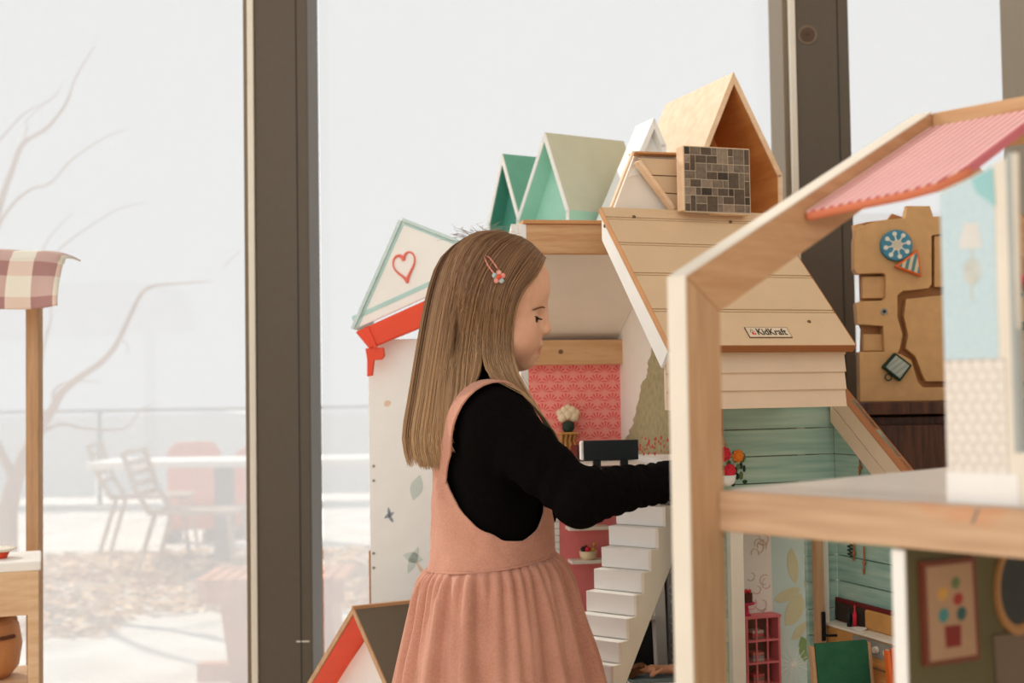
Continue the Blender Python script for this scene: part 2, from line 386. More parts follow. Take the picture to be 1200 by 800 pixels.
# ---------- cottage dollhouse with the tan grooved roof
YA = RAD(20)
fa = Frame((0.198, 1.692, 0), YA)
def cottage():
    H = fa.hit
    c = thing('cottage_dollhouse', 'tan wooden dollhouse with grooved sloping roof, name plate and pale siding', 'dollhouse', fa.o, YA)
    er = H(1003, 404, 1, 0); xR = er.x; zE = er.z; xL = H(786, 402, 1, 0).x
    yT = 0.2176; zT = H(880, 249, 1, yT).z
    e0, t0 = Vector((0, 0, zE)), Vector((0, yT, zT)); sl_ = (t0 - e0); L = sl_.length; sd = sl_.normalized(); nn = Vector((0, -sd.z, sd.y))
    def on(x, s, h=0): return Vector((x, 0, zE)) + sd * (s * L) + nn * h
    # boards between beaded grooves
    cuts = [0.0, 0.235, 0.49, 0.715, 0.915, 1.0]
    base = MB().prism([on(xL, 0, -0.012), on(xR, 0, -0.012), on(xR, 1, -0.012), on(xL, 1, -0.012)], nn * 0.009).build('roof_deck', M['mdf'], c)
    for i in range(5):
        s0, s1 = cuts[i] + (0.012 if i else 0), cuts[i + 1] - (0.012 if i < 4 else 0)
        MB().prism([on(xL, s0, -0.003), on(xR, s0, -0.003), on(xR, s1, -0.003), on(xL, s1, -0.003)], nn * 0.003).build('roof_board', M['mdf'], base, bevel=0.0006)
        if i: MB().prism([on(xL, cuts[i] - 0.005, -0.003), on(xR, cuts[i] - 0.005, -0.003), on(xR, cuts[i] + 0.005, -0.003), on(xL, cuts[i] + 0.005, -0.003)], nn * 0.0026).build('roof_bead', M['mdf'], base, bevel=0.0005)
    MB().prism([on(xL, 0, -0.012), on(xR, 0, -0.012), on(xR, 0, 0.0), on(xL, 0, 0.0)], -sd * 0.0015).build('roof_edge', M['brown_edge'], c)
    MB().prism([on(xR, 0, -0.012), on(xR, 1, -0.012), on(xR, 1, 0.0), on(xR, 0, 0.0)], (0.0012, 0, 0)).build('roof_edge', M['brown_edge'], c)
    # white side board under the left rake
    plate_x('rake_board', M['white'], c, [(0.008, zE - 0.006), (yT, zT - 0.014), (yT, zT - 0.05), (0.03, zE - 0.03)], xL, xL + 0.008)
    MB().prism([on(xL - 0.0012, 0, -0.01), on(xL - 0.0012, 1, -0.01), on(xL - 0.0012, 1, 0.0), on(xL - 0.0012, 0, 0.0)], (0.0012, 0, 0)).build('roof_edge', M['mdf_edge'], c)
    screw(c, xL, yT - 0.012, zT - 0.03, 0)
    for (px, py) in ((743, 254), (856, 260), (948, 377)):
        # screw on the slope
        d = ray(px, py); d = Vector([d.dot(a) for a in fa.ax]); o = fa.loc(CAM); q = on(0, 0.5)
        h = o + d * ((q - o).dot(nn) / d.dot(nn)); MB().ball(h, 0.0028, 10, 6).build('screw', M['brown_metal'], c)
    # name plate
    def onroof(px, py):
        d = ray(px, py); d = Vector([d.dot(a) for a in fa.ax]); o = fa.loc(CAM); q = on(0, 0.5); return o + d * ((q - o).dot(nn) / d.dot(nn))
    a, b = onroof(884, 396), onroof(921, 384)
    x0, x1 = a.x - 0.008, b.x - 0.002; s0, s1 = (a - e0).dot(sd) / L, (b - e0).dot(sd) / L
    x0 = onroof(878, 395).x; x1 = onroof(928, 395).x; pw = x1 - x0; ph = (s1 - s0) * L
    pl = thing_part = MB().prism([on(x0, s0, 0), on(x1, s0, 0), on(x1, s1, 0), on(x0, s1, 0)], nn * 0.0012).build('name_plate', plain('plate_brown', (112, 84, 58), 0.5), c)
    i_ = 0.0011; k = i_ / L
    MB().prism([on(x0 + i_, s0 + k, 0.0012), on(x1 - i_, s0 + k, 0.0012), on(x1 - i_, s1 - k, 0.0012), on(x0 + i_, s1 - k, 0.0012)], nn * 0.0003).build('plate_face', plain('plate_face', (226, 206, 180), 0.5), pl)
    tx = bpy.data.curves.new('lettering', 'FONT'); tx.body = 'KidKraft'; tx.size = ph * 0.86; tx.extrude = 0.0002; tx.offset = 0.0002; tx.align_x = 'LEFT'
    to = bpy.data.objects.new('tmp', tx); col.objects.link(to); dg = bpy.context.evaluated_depsgraph_get(); me = bpy.data.meshes.new_from_object(to.evaluated_get(dg)); bpy.data.objects.remove(to)
    me.name = 'lettering'; me.materials.clear(); me.materials.append(plain('ink', (44, 34, 28), 0.6))
    wmax = max(v.co.x for v in me.vertices)
    sc = (pw * 0.70) / wmax
    mt = Matrix.Translation(on(x0 + pw * 0.22, lerp(s0, s1, 0.24), 0.0017)) @ Matrix(((1, 0, 0, 0), (0, sd.y, nn.y, 0), (0, sd.z, nn.z, 0), (0, 0, 0, 1))) @ Matrix.Diagonal((sc, 1, 1, 1))
    me.transform(mt); link(bpy.data.objects.new('lettering', me), pl)
    def mark(pts, mat): MB().prism([on(x0 + pw * u, lerp(s0, s1, v), 0.0015) for u, v in pts], nn * 0.0003).build('house_mark', mat, pl)
    mark([(0.06, 0.5), (0.12, 0.82), (0.18, 0.5), (0.165, 0.46), (0.12, 0.7), (0.075, 0.46)], plain('mark_g', (150, 150, 130), 0.6))
    mark([(0.10, 0.25), (0.14, 0.25), (0.14, 0.5), (0.10, 0.5)], M['rose']); mark([(0.155, 0.25), (0.185, 0.25), (0.185, 0.4), (0.155, 0.4)], M['rose'])
    cor = fa.loc(P(977, 500, 2.0)); xw, yb = cor.x, cor.y
    # attic siding wall
    yS = 0.022; zb = H(990, 476, 1, yS).z; xs = H(991, 440, 1, yS).x; zt = zE + 0.012; n = 4
    for i in range(n):
        z0, z1 = lerp(zb, zt, i / n), lerp(zb, zt, (i + 1) / n)
        MB().prism([(xL + 0.004, yS - 0.002, z0), (xL + 0.004, yS + 0.002, z1 + 0.001), (xL + 0.004, yS + 0.008, z1 + 0.001), (xL + 0.004, yS + 0.008, z0)], (xs - xL - 0.004, 0, 0)).build('siding_board', M['siding'], c, bevel=0.0006)
    plate_x('attic_side', M['white'], c, [(yS + 0.008, zb), (yT, zb), (yT, zT - 0.02), (yS + 0.008, zE + 0.01)], xs - 0.008, xs)
    box('attic_floor', M['offwhite'], c, H(818, 470, 1, yb).x, xs - 0.008, yS + 0.01, yb + 0.008, zb + 0.004, zb + 0.012)
    # room below: planked walls
    cor = fa.loc(P(977, 500, 2.0)); xw, yb = cor.x, cor.y
    def pz(py): return H(979, py, 1, yb).z
    zs = [pz(y) for y in (466, 500, 531, 562, 591, 620, 649, 679, 711, 741, 771, 801, 835)]
    xB = H(818, 600, 1, yb).x
    xd0, xd1 = H(868, 700, 1, yb).x, H(947, 700, 1, yb).x
    zdoor = pz(604)
    bw = tag(bpy.data.objects.new('back_wall', None)); link(bw, c); rw = bpy.data.objects.new('side_wall', None); link(rw, c)
    plank = M['plank']
    ztrim = lambda y: 0
    hA, hB = H(972, 447, 0, xw - 0.012), H(1060, 556, 0, xw - 0.012)
    def ztop(y): return hA.z + (hB.z - hA.z) * (y - hA.y) / (hB.y - hA.y)
    yfr = yb - 0.24
    for i in range(len(zs) - 1):
        z1, z0 = zs[i] - 0.0012, zs[i + 1] + 0.0002
        segs = [(xB, xw)] if z0 >= zdoor - 0.004 else [(xB, xd0), (xd1, xw)]
        for (u, v) in segs:
            box('wall_plank', plank, bw, u, v, yb, yb + 0.008, z0, z1, 0.0008)
        # side wall plank, cut along the slope
        def yat(z): return hA.y + (z - hA.z) * (hB.y - hA.y) / (hB.z - hA.z)
        y1, y0 = max(yfr, min(yb, yat(z1))), max(yfr, min(yb, yat(z0)))
        if y0 < yb - 1e-4: plate_x('wall_plank', plank, rw, [(yb, z0), (y0, z0), (y1, z1), (yb, z1)] if y1 < yb - 1e-4 else [(yb, z0), (y0, z0), (yb, z1)], xw, xw + 0.008, 0.0008)
    # slanted fascia on the side wall, two boards with a brown top edge
    ye = yfr
    def fas(z_off, wdt, name, mat, x0, x1):
        plate_x(name, mat, c, [(hA.y, ztop(hA.y) - z_off), (ye, ztop(ye) - z_off), (ye, ztop(ye) - z_off - wdt), (hA.y, ztop(hA.y) - z_off - wdt)], x0, x1, 0.0006)
    fas(0.002, 0.031, 'fascia_board', M['siding'], xw - 0.012, xw - 0.001); fas(0.0345, 0.028, 'fascia_board', M['siding'], xw - 0.012, xw - 0.001)
    fas(0, 0.002, 'fascia_edge', M['brown_edge'], xw - 0.0125, xw + 0.010)
    # floor and lower body
    zf = 0.36
    xB2 = H(858, 700, 1, yb + 0.14).x
    box('room_floor', M['offwhite'], c, xB, xw + 0.008, yfr, yb + 0.008, zf - 0.012, zf)
    box('base_side', M['siding'], c, xw, xw + 0.008, yfr, yb + 0.2, 0, zf - 0.012); box('base_side', M['siding'], c, xB, xB + 0.008, yfr, yb + 0.008, 0, zf - 0.012); box('base_side', M['siding'], c, xB2, xB2 + 0.008, yb + 0.01, yb + 0.2, 0, zf - 0.012)
    box('base_back', M['siding'], c, xB2 + 0.008, xw, yb + 0.19, yb + 0.2, 0, zf - 0.012)
    # doorway: frame, open leaf, and the printed wall in the room behind
    box('door_jamb', M['offwhite'], c, H(853, 700, 1, yb).x, xd0, yb - 0.012, yb + 0.01, zf, zdoor, 0.001)
    box('door_jamb', M['offwhite'], c, xd1 + 0.012, H(967, 700, 1, yb).x, yb - 0.012, yb, zf, zdoor, 0.001)
    box('door_lintel', M['offwhite'], c, H(853, 700, 1, yb).x, H(967, 700, 1, yb).x, yb - 0.012, yb, zdoor, zdoor + 0.015, 0.001)
    d = MB().box(xd1, xd1 + 0.012, yb - 0.026, yb - 0.013, zf + 0.004, zdoor - 0.003).build('door', M['pine_z'], c, bevel=0.001)
    hz = H(955, 735, 1, yb - 0.03).z; hx = xd1 + 0.005
    box('door_plate', M['black'], d, hx, hx + 0.007, yb - 0.029, yb - 0.026, hz - 0.022, hz + 0.022, 0.001)
    MB().tube([(hx + 0.003, yb - 0.029, hz - 0.012), (hx + 0.003, yb - 0.039, hz - 0.012), (hx + 0.022, yb - 0.039, hz - 0.013)], 0.002, 8).build('door_handle', M['black'], d)
    # back room print
    yp = yb + 0.14; xa, xb = H(862, 700, 1, yp).x, H(985, 700, 1, yp).x; zt2 = zdoor + 0.03
    xm = H(905, 700, 1, yp).x
    pa = box('printed_panel', plain('paper_white', (244, 236, 228), 0.6, 0.02), c, xa, xm, yp, yp + 0.006, zf, zt2, 0)
    pb = box('printed_panel', plain('paper_blue', (200, 220, 218), 0.6, 0.03), c, xm, xb, yp, yp + 0.006, zf, zt2, 0)
    box('back_room_floor', M['offwhite'], c, xB2 + 0.008, xw, yb + 0.008, yp, zf - 0.003, zf + 0.003, 0)
    cr = plain('coral_line', (232, 178, 164), 0.7); br_ = plain('taupe_line', (196, 176, 160), 0.7)
    rnd = random.Random(3)
    for k in range(16):                         # loose floral line print
        cx, cz = rnd.uniform(xa + 0.02, xm - 0.008), rnd.uniform(H(880, 730, 1, yp).z, H(880, 628, 1, yp).z)
        r = rnd.uniform(0.006, 0.013); s0 = rnd.uniform(0, 6.3)
        MB().tube([(cx + r * (1 - j * 0.05) * math.cos(s0 + j * 0.45), yp - 0.0004, cz + r * (1 - j * 0.05) * math.sin(s0 + j * 0.45)) for j in range(10)], 0.0007, 4).build('printed_flower', cr if k % 3 else br_, pa)
    lf = plain('pale_leaf', (206, 202, 168), 0.7, 0.05); lg = plain('fresh_leaf', (134, 160, 104), 0.7, 0.08)
    def leaf(px0, py0, px1, py1, wd, m):
        a, b = H(px0, py0, 1, yp), H(px1, py1, 1, yp); d_ = Vector((b.x - a.x, 0, b.z - a.z)); nrm = Vector((-d_.z, 0, d_.x)).normalized()
        pts = []
        for s in (-1, 1):
            rg = range(0, 9) if s < 0 else range(7, 0, -1)
            for j in rg:
                u = j / 8; pts.append(Vector((a.x, yp - 0.0006, a.z)) + d_ * u + nrm * (s * wd * math.sin(math.pi * min(1, u * 0.92 + 0.04)) ** 0.8))
        MB().prism(pts, (0, 0.0006, 0)).build('printed_leaf', m, pb)
    leaf(932, 684, 926, 642, 0.010, lf); leaf(938, 690, 907, 704, 0.010, lf); leaf(940, 696, 922, 734, 0.016, lf); leaf(946, 728, 928, 750, 0.008, lf); leaf(940, 745, 944, 775, 0.010, lg); leaf(944, 690, 954, 664, 0.009, lf)
    st = MB(); o_ = H(930, 778, 1, yp)
    for k in range(8):
        an = math.pi * k / 8; dx, dz = math.cos(an) * 0.03, math.sin(an) * 0.03
        st.tube([(o_.x - dx, yp - 0.0004, o_.z - dz), (o_.x + dx, yp - 0.0004, o_.z + dz)], 0.0006, 4)
    st.build('printed_star', M['white'], pb)
    # upper triangular dormer panel and stone printed chimney
    yD = yT + 0.012
    def D(px, py, y=yD): h = H(px, py, 1, y); return (h.x, h.z)
    zl = D(718, 243)[1]
    def strip(name, mat, pa_, pb_, wd, y0, y1):
        a, b = Vector((D(*pa_)[0], 0, D(*pa_)[1])), Vector((D(*pb_)[0], 0, D(*pb_)[1])); n_ = Vector((-(b - a).z, 0, (b - a).x)).normalized() * wd
        plate_y(name, mat, c, [(q.x, q.z) for q in (a, b, b + n_, a + n_)], y0, y1, 0.0006)
    plate_y('dormer_back', M['cream'], c, [D(719, 246, yD + 0.02), D(744, 181, yD + 0.02), D(830, 184, yD + 0.02), D(830, 250, yD + 0.02)], yD + 0.02, yD + 0.026)
    gx = D(801, 182)[0]; ga, gb = Vector((D(748, 184)[0], 0, D(748, 184)[1])), Vector((D(790, 247)[0], 0, D(790, 247)[1]))
    for i in range(3):
        z1, z0 = lerp(ga.z, gb.z, i / 3) - 0.0008, lerp(ga.z, gb.z, (i + 1) / 3) + 0.0008
        xt = lambda z: lerp(ga.x, gb.x, (z - ga.z) / (gb.z - ga.z))
        plate_y('dormer_board', M['mdf'], c, [(xt(z1), z1), (xt(z0), z0), (gx + 0.05, z0), (gx + 0.05, z1)], yD, yD + 0.006, 0.0006)
    strip('dormer_rafter', M['ply'], (717, 244), (743, 178), 0.0035, yD - 0.004, yD + 0.004)
    strip('dormer_rafter', M['ply'], (746, 190), (788, 246), 0.006, yD - 0.004, yD + 0.012)
    strip('dormer_ridge', M['mdf_edge'], (743, 180), (800, 182), 0.003, yD - 0.006, yD + 0.02)
    tri = [D(738, 207, yD + 0.018), D(746, 194, yD + 0.018), D(751, 204, yD + 0.018)]
    plate_y('painted_sky_gap', M['white'], c, tri, yD + 0.018, yD + 0.02, 0)  # white plate painted as sky showing through a gap
    # chimney board
    yC = yT - 0.03; q0, q1 = H(800, 170, 1, yC), H(880, 250, 1, yC)
    zb0 = H(800, 246, 1, yC).z; cw = q1.x - q0.x; chh = q0.z - zb0
    ch = plate_y('chimney', M['ply'], c, [(q0.x, zb0), (q0.x + cw * 0.45, zb0), (q0.x + cw * 0.5, zb0 - 0.004), (q1.x, zb0 - 0.004), (q1.x, q0.z), (q0.x, q0.z)], yC, yC + 0.022)
    rnd = random.Random(5); mats = [plain('stone_%d' % k, cc, 0.7, 0.22, 160) for k, cc in enumerate(((92, 78, 66), (120, 104, 90), (146, 128, 110), (66, 56, 48)))]
    box('mortar', plain('mortar', (196, 176, 150), 0.7), ch, q0.x + 0.001, q1.x - 0.0005, yC - 0.0006, yC, zb0 - 0.003, q0.z - 0.001, 0)
    rows = 8; gw = 12; used = [[False] * gw for _ in range(rows)]
    cwid, chei = (cw - 0.003) / gw, (chh) / rows
    for r in range(rows):
        for k in range(gw):
            if used[r][k]: continue
            ww = rnd.choice((1, 2, 2, 2, 1)); hh = rnd.choice((1, 1, 1, 2))
            ww = min(ww, gw - k); hh = min(hh, rows - r)
            while ww > 1 and any(used[r][k + i] for i in range(ww)): ww -= 1
            if any(used[r + j][k + i] for j in range(hh) for i in range(ww)): hh = 1
            for j in range(hh):
                for i in range(ww): used[r + j][k + i] = True
            X0, Z1 = q0.x + 0.0016 + k * cwid, q0.z - 0.0014 - r * chei
            box('stone', mats[rnd.choice((0, 0, 1, 1, 2, 3))], ch, X0 + 0.0006, X0 + ww * cwid - 0.0006, yC - 0.0011, yC - 0.0006, Z1 - hh * chei + 0.0006, Z1 - 0.0006, 0)
    return c, dict(xL=xL, xw=xw, yb=yb, zf=zf, yfr=yfr, zb=zb)
def plank_mat():
    t = NT('sage_blue_planks'); n = t.noise(9, (0.6, 1, 12), 5); m = t.noise(3)
    g = t.math('ADD', t.math('MULTIPLY', n, 0.6), t.math('MULTIPLY', m, 0.4))
    return t.done(t.mix(t.ramp(g, 0.36, 0.64), lin((134, 172, 160)), lin((186, 208, 190))), 0.6, 0.25)
M['plank'] = plank_mat()
cot, CA = cottage()
def WA(px, py, y): h = fa.hit(px, py, 1, y); return fa.o + fa.ax[0] * h.x + fa.ax[1] * h.y + fa.ax[2] * h.z

# ---------- small things in the cottage
def in_frame(fr, l): return fr.o + fr.ax[0] * l[0] + fr.ax[1] * l[1] + Vector((0, 0, l[2]))
def hanging_basket():
    y = CA['yb'] - 0.035; top = fa.hit(848, 477, 1, y); bot = fa.hit(852, 566, 1, y); h = top.z - bot.z
    c = thing('hanging_flower_basket', 'hanging basket of pink and orange toy flowers against the sage planks', 'flower basket', in_frame(fa, (bot.x, y, bot.z)), YA)
    MB().tube([(-0.006, 0, h + 0.012), (-0.006, 0, h * 0.62)], 0.0016, 6).build('hanging_cord', M['brown_edge'], c)
    m = MB()
    for dx in (-0.014, 0, 0.012): m.tube([(-0.006, 0, h * 0.62), (dx, 0, h * 0.3), (dx, 0, 0.014)], 0.0008, 5)
    m.build('net_cord', M['mdf_edge'], c)
    MB().lathe([(0.004, -0.004), (0.011, 0.0), (0.014, 0.012), (0.012, 0.012), (0.0, 0.006)], (0, 0, 0), 16).build('pot', M['white'], c, True)
    def flower(px, py, r, mat):
        q = fa.hit(px, py, 1, y - 0.008); cx, cz = q.x - bot.x, q.z - bot.z
        f = MB().ball((cx, -0.008, cz), (r * 0.5, r * 0.4, r * 0.5)).build('flower', mat, c, True)
        for ring, (rr, n) in enumerate(((0.62, 8), (0.34, 6))):
            for k in range(n):
                a = 2 * math.pi * (k + ring * 0.5) / n
                MB().ball((cx + math.cos(a) * r * rr, -0.008 - ring * 0.003, cz + math.sin(a) * r * rr), (r * 0.36, 0.0022, r * 0.36), 8, 5).build('petal', mat, f, True)
    flower(849, 532, 0.0115, M['rose']); flower(865, 534, 0.010, M['marigold']); flower(855, 552, 0.0115, M['rose'])
    rnd = random.Random(2)
    for k in range(26):
        px, py = rnd.uniform(842, 872), rnd.uniform(528, 566); q = fa.hit(px, py, 1, y); a = rnd.uniform(0, 3.14)
        MB().ball((q.x - bot.x, -0.002 + rnd.uniform(-.004, .004), q.z - bot.z), (0.0025 + 0.002 * abs(math.cos(a)), 0.001, 0.0025 + 0.003 * abs(math.sin(a))), 7, 5).build('leaf', M['leaf'] if k % 2 else M['leaf_d'], c, True)
hanging_basket()
def dangler(px, py0, py1, label, spr=False):
    x = CA['xw'] - 0.004; a, b = fa.hit(px, py0, 0, x), fa.hit(px, py1, 0, x)
    c = thing('hanging_ornament', label, 'ornament', in_frame(fa, (x, b.y, b.z)), YA)
    h = a.z - b.z
    MB().tube([(0, 0, h), (0.0, 0, h * 0.4), (-0.001, 0.002, 0.004)], 0.0013, 6).build('cord', M['brown_edge'], c)
    MB().ball((0, 0, h * 0.4), 0.003, 8, 6).build('knot', M['brown_edge'], c, True)
    MB().ball((-0.0005, 0.001, 0.004), (0.0018, 0.0018, 0.006), 8, 6).build('tassel', M['brown_edge'], c, True)
    if spr:
        for k in range(7):
            MB().ball((-0.002, 0.004 + (k % 2) * 0.006, h * (0.2 + 0.11 * k)), (0.001, 0.005, 0.002), 7, 5).build('leaf', M['leaf_d'], c, True)
dangler(1008, 535, 556, 'short brown cord hanging on the sage planks below the slanted fascia')
dangler(1013, 640, 672, 'brown tasselled cord hanging beside the toy kitchen')
dangler(1001, 636, 656, 'dark leafy sprig hanging on the sage planks beside the tasselled cord', True)
dangler(857, 612, 646, 'brown cord hanging on the planks left of the white doorway') if False else None

def pink_cabinet():
    yp = CA['yb'] + 0.14; a, b = fa.hit(874, 726, 1, yp - 0.03), fa.hit(916, 800, 1, yp - 0.03)
    zf = CA['zf'] + 0.003; c = thing('pink_cabinet', 'small pink glazed cabinet with books in the room behind the doorway', 'cabinet', in_frame(fa, (a.x, yp - 0.03, zf)), YA)
    w_, h = b.x - a.x, a.z - zf; f = M['pink_f']; t = 0.004; d = 0.028
    box('side_panel', f, c, 0, t, 0, d, 0, h, 0.0005); box('side_panel', f, c, w_ - t, w_, 0, d, 0, h, 0.0005)
    box('top', f, c, -0.002, w_ + 0.002, -0.001, d, h, h + t, 0.0005); box('bottom', f, c, t, w_ - t, 0, d, 0.0, t, 0.0005)
    box('back_panel', plain('brown_pink', (128, 92, 74), 0.6), c, t, w_ - t, d - 0.002, d, t, h, 0)
    rows = 4
    for k in range(1, rows): box('shelf', f, c, t, w_ - t, 0.003, d - 0.002, h * k / rows - 0.0012, h * k / rows + 0.0012, 0.0004)
    for u in (0.3, 0.62): box('glazing_bar', f, c, w_ * u - 0.0012, w_ * u + 0.0012, -0.001, 0.002, t, h, 0.0003)
    for k in range(1, rows): box('glazing_bar', f, c, t, w_ - t, -0.0012, 0.0018, h * k / rows - 0.0016, h * k / rows + 0.0016, 0.0003)
    cols = [(196, 96, 92), (206, 186, 172), (170, 150, 150), (214, 132, 120), (150, 120, 100)]
    rnd = random.Random(11)
    for r in range(1, rows):
        x = t + 0.012; z = h * r / rows + 0.0013
        for k in range(3):
            th = rnd.uniform(0.004, 0.006); z2 = z + th
            o = in_frame(fa, (a.x + x, yp - 0.03 + 0.006, zf + z))
            bk = MB().box(0, 0.02, 0, 0.018, 0, th - 0.0003).build('toy_book', plain('toy_book', cols[(r * 3 + k) % 5], 0.6), None, bevel=0.0004); bk.location = o; bk.rotation_euler = (0, 0, YA)
            tag(bk, '%s toy book, %s of its stack on the %s shelf of pink cabinet' % (['red', 'beige', 'grey', 'coral', 'brown'][(r * 3 + k) % 5], ['lowest', 'middle', 'topmost'][k], ['', 'lower', 'middle', 'upper'][r]), 'book', 'books in the pink cabinet'); z = z2
    # cake on a stand
    cs = thing('cake_stand', 'red and chocolate toy cake on a pink stand upon the pink cabinet', 'cake', in_frame(fa, (a.x + 0.01, yp - 0.015, zf + h + t)), YA)
    MB().lathe([(0.008, 0), (0.0045, 0.004), (0.003, 0.015), (0.014, 0.018), (0.015, 0.021), (0, 0.021)], (0, 0, 0), 18).build('stand', plain('magenta', (214, 60, 98), 0.4), cs, True)
    MB().lathe([(0.0105, 0.0211), (0.0105, 0.036), (0.0, 0.037)], (0, 0, 0), 18).build('cake', plain('chocolate', (92, 48, 34), 0.6), cs)
    for k in range(6): MB().ball((0.007 * math.cos(k), 0.007 * math.sin(k), 0.0385), 0.003, 8, 6).build('berry', M['rose'], cs, True)
pink_cabinet()
def toy_chair(px0, px1, py0, y, mat, frame_m, label, yaw):
    a, b = fa.hit(px0, py0, 1, y), fa.hit(px1, py0, 1, y); zf = CA['zf']; w_ = b.x - a.x; h = a.z - zf
    c = thing('toy_chair', label, 'toy chair', in_frame(fa, ((a.x + b.x) / 2, y, zf)), YA + yaw)
    hw = w_ / 2
    MB().prism([(-hw + 0.006, 0.002, h * 0.45), (hw - 0.006, 0.002, h * 0.45), (hw - 0.007, 0.012, h), (-hw + 0.007, 0.012, h)], (0, 0.005, 0)).build('backrest', mat, c, bevel=0.001)
    MB().box(-hw + 0.006, hw - 0.006, -0.06, 0.004, h * 0.42, h * 0.45).build('seat', mat, c, bevel=0.001)
    for s in (-1, 1):
        MB().prism([(s * hw, 0.0, h * 0.4), (s * hw, 0.012, h * 0.4), (s * hw, 0.022, h * 0.98), (s * hw, 0.012, h * 0.98)], (-s * 0.006, 0, 0)).build('back_post', frame_m, c, bevel=0.002)
        box('leg', frame_m, c, min(s * hw, s * (hw - 0.006)), max(s * hw, s * (hw - 0.006)), 0, 0.008, 0, h * 0.42); box('leg', frame_m, c, min(s * hw, s * (hw - 0.006)), max(s * hw, s * (hw - 0.006)), -0.06, -0.052, 0, h * 0.42)
toy_chair(957, 1025, 757, CA['yb'] - 0.165, M['green_f'], M['pine_z'], 'toy chair with green back and wooden side posts inside the sage planked room', RAD(-4))
toy_chair(1046, 1076, 762, CA['yb'] - 0.215, M['orange'], M['orange'], 'orange toy chair half hidden behind the white panel edge', 0)
def toy_kitchen():
    x = CA['xw']; zf = CA['zf']
    a, b = fa.hit(984, 712, 0, x - 0.03), fa.hit(1064, 712, 0, x - 0.03); y1 = CA['yb'] - 0.001; y0 = b.y
    c = thing('toy_kitchen', 'toy kitchen counter with ochre splashback, control knobs and dark shelf along planked wall', 'toy kitchen', in_frame(fa, (x - 0.03, y0, zf)), YA)
    W = y1 - y0
    zt = fa.hit(1030, 712, 0, x - 0.004).z - zf; zc = fa.hit(1030, 750, 0, x - 0.03).z - zf
    box('counter', M['gold'], c, 0, 0.028, 0, W, 0, zc, 0.001)
    box('worktop', M['offwhite'], c, -0.003, 0.029, 0, W, zc, zc + 0.004, 0.001)
    ym = W * 0.62
    box('splashback', M['gold'], c, 0.02, 0.026, 0, ym, zc + 0.004, zt - 0.006, 0.003)
    box('shelf_back', plain('maroon', (110, 30, 30), 0.6), c, 0.024, 0.029, 0, W, zc + 0.004, zt, 0.0005)
    box('dark_niche', plain('niche', (60, 46, 38), 0.6), c, 0.0225, 0.024, ym + 0.002, W - 0.002, zc + 0.006, zt - 0.006, 0)
    box('panel', M['steel'], c, -0.002, 0.0, 0.004, ym, zc - 0.026, zc - 0.002, 0.001)
    for k in range(3): MB().lathe([(0.0, 0), (0.0055, 0), (0.0045, -0.005), (0, -0.005)], (-0.002, 0.02 + k * 0.026, zc - 0.014), 14, 0).build('knob', M['offwhite'], c)
    box('oven_door', M['ply_in'], c, -0.002, 0.0, 0.006, ym - 0.004, zc - 0.085, zc - 0.032, 0.001); 
    MB().tube([(-0.006, 0.014, zc - 0.04), (-0.006, ym - 0.012, zc - 0.04)], 0.0015, 6).build('oven_handle', M['brown_metal'], c)
    base = in_frame(fa, (x - 0.03, y0, zf))
    def it(name, label, cat, prof, yy, mat, xx=0.012, grp=None):
        m = MB().lathe(prof, (0, 0, 0), 14).build(name, mat, None, True); m.location = base + fa.ax[0] * xx + fa.ax[1] * yy + Vector((0, 0, zc + 0.004)); tag(m, label, cat, grp)
    bp = lambda h, r: [(0, 0), (r, 0), (r, h * 0.6), (r * 0.4, h * 0.75), (r * 0.4, h), (0, h)]
    it('toy_bottle', 'tall red toy bottle on the toy kitchen worktop', 'bottle', bp(0.034, 0.0032), ym + 0.012, M['rose'])
    it('toy_bottle', 'dark toy bottle on the worktop next to the red bottle', 'bottle', bp(0.026, 0.004), ym + 0.026, M['black'])
    it('toy_plate', 'round white toy plate lying on the kitchen worktop', 'plate', [(0, 0), (0.008, 0), (0.012, 0.003), (0.011, 0.0032), (0.0, 0.001)], ym - 0.004, M['white'], 0.008)
toy_kitchen()

# ---------- pink dollhouse with open attic room
YB = RAD(10)
_o = P(728, 520, 2.25); fb = Frame((_o.x, 2.25, 0), YB)
def fan_paper():
    t = NT('fan_wallpaper'); x, y, z = t.xyz()
    wd, ht = 0.028, 0.0165
    v = t.math('DIVIDE', z, ht); row = t.math('FLOOR', v); par = t.math('MULTIPLY', t.math('MODULO', row, 2.0), 0.5)
    u = t.math('SUBTRACT', t.math('FRACT', t.math('ADD', t.math('DIVIDE', x, wd), t.math('ADD', par, 40.0))), 0.5)
    cx = t.math('MULTIPLY', u, wd); cy = t.math('ADD', t.math('MULTIPLY', t.math('FRACT', v), ht), 0.001)
    r = t.math('SQRT', t.math('ADD', t.math('MULTIPLY', cx, cx), t.math('MULTIPLY', cy, cy)))
    an = t.math('ARCTAN2', cy, cx)
    rays = t.math('GREATER_THAN', t.math('SINE', t.math('MULTIPLY', an, 13.0)), 0.15)
    band = t.math('MULTIPLY', t.math('GREATER_THAN', r, 0.0045), t.math('LESS_THAN', r, 0.0145))
    return t.done(t.mix(t.math('MULTIPLY', rays, band), lin((250, 158, 146)), lin((238, 84, 88))), 0.6, 0.2)
M['fan'] = fan_paper()
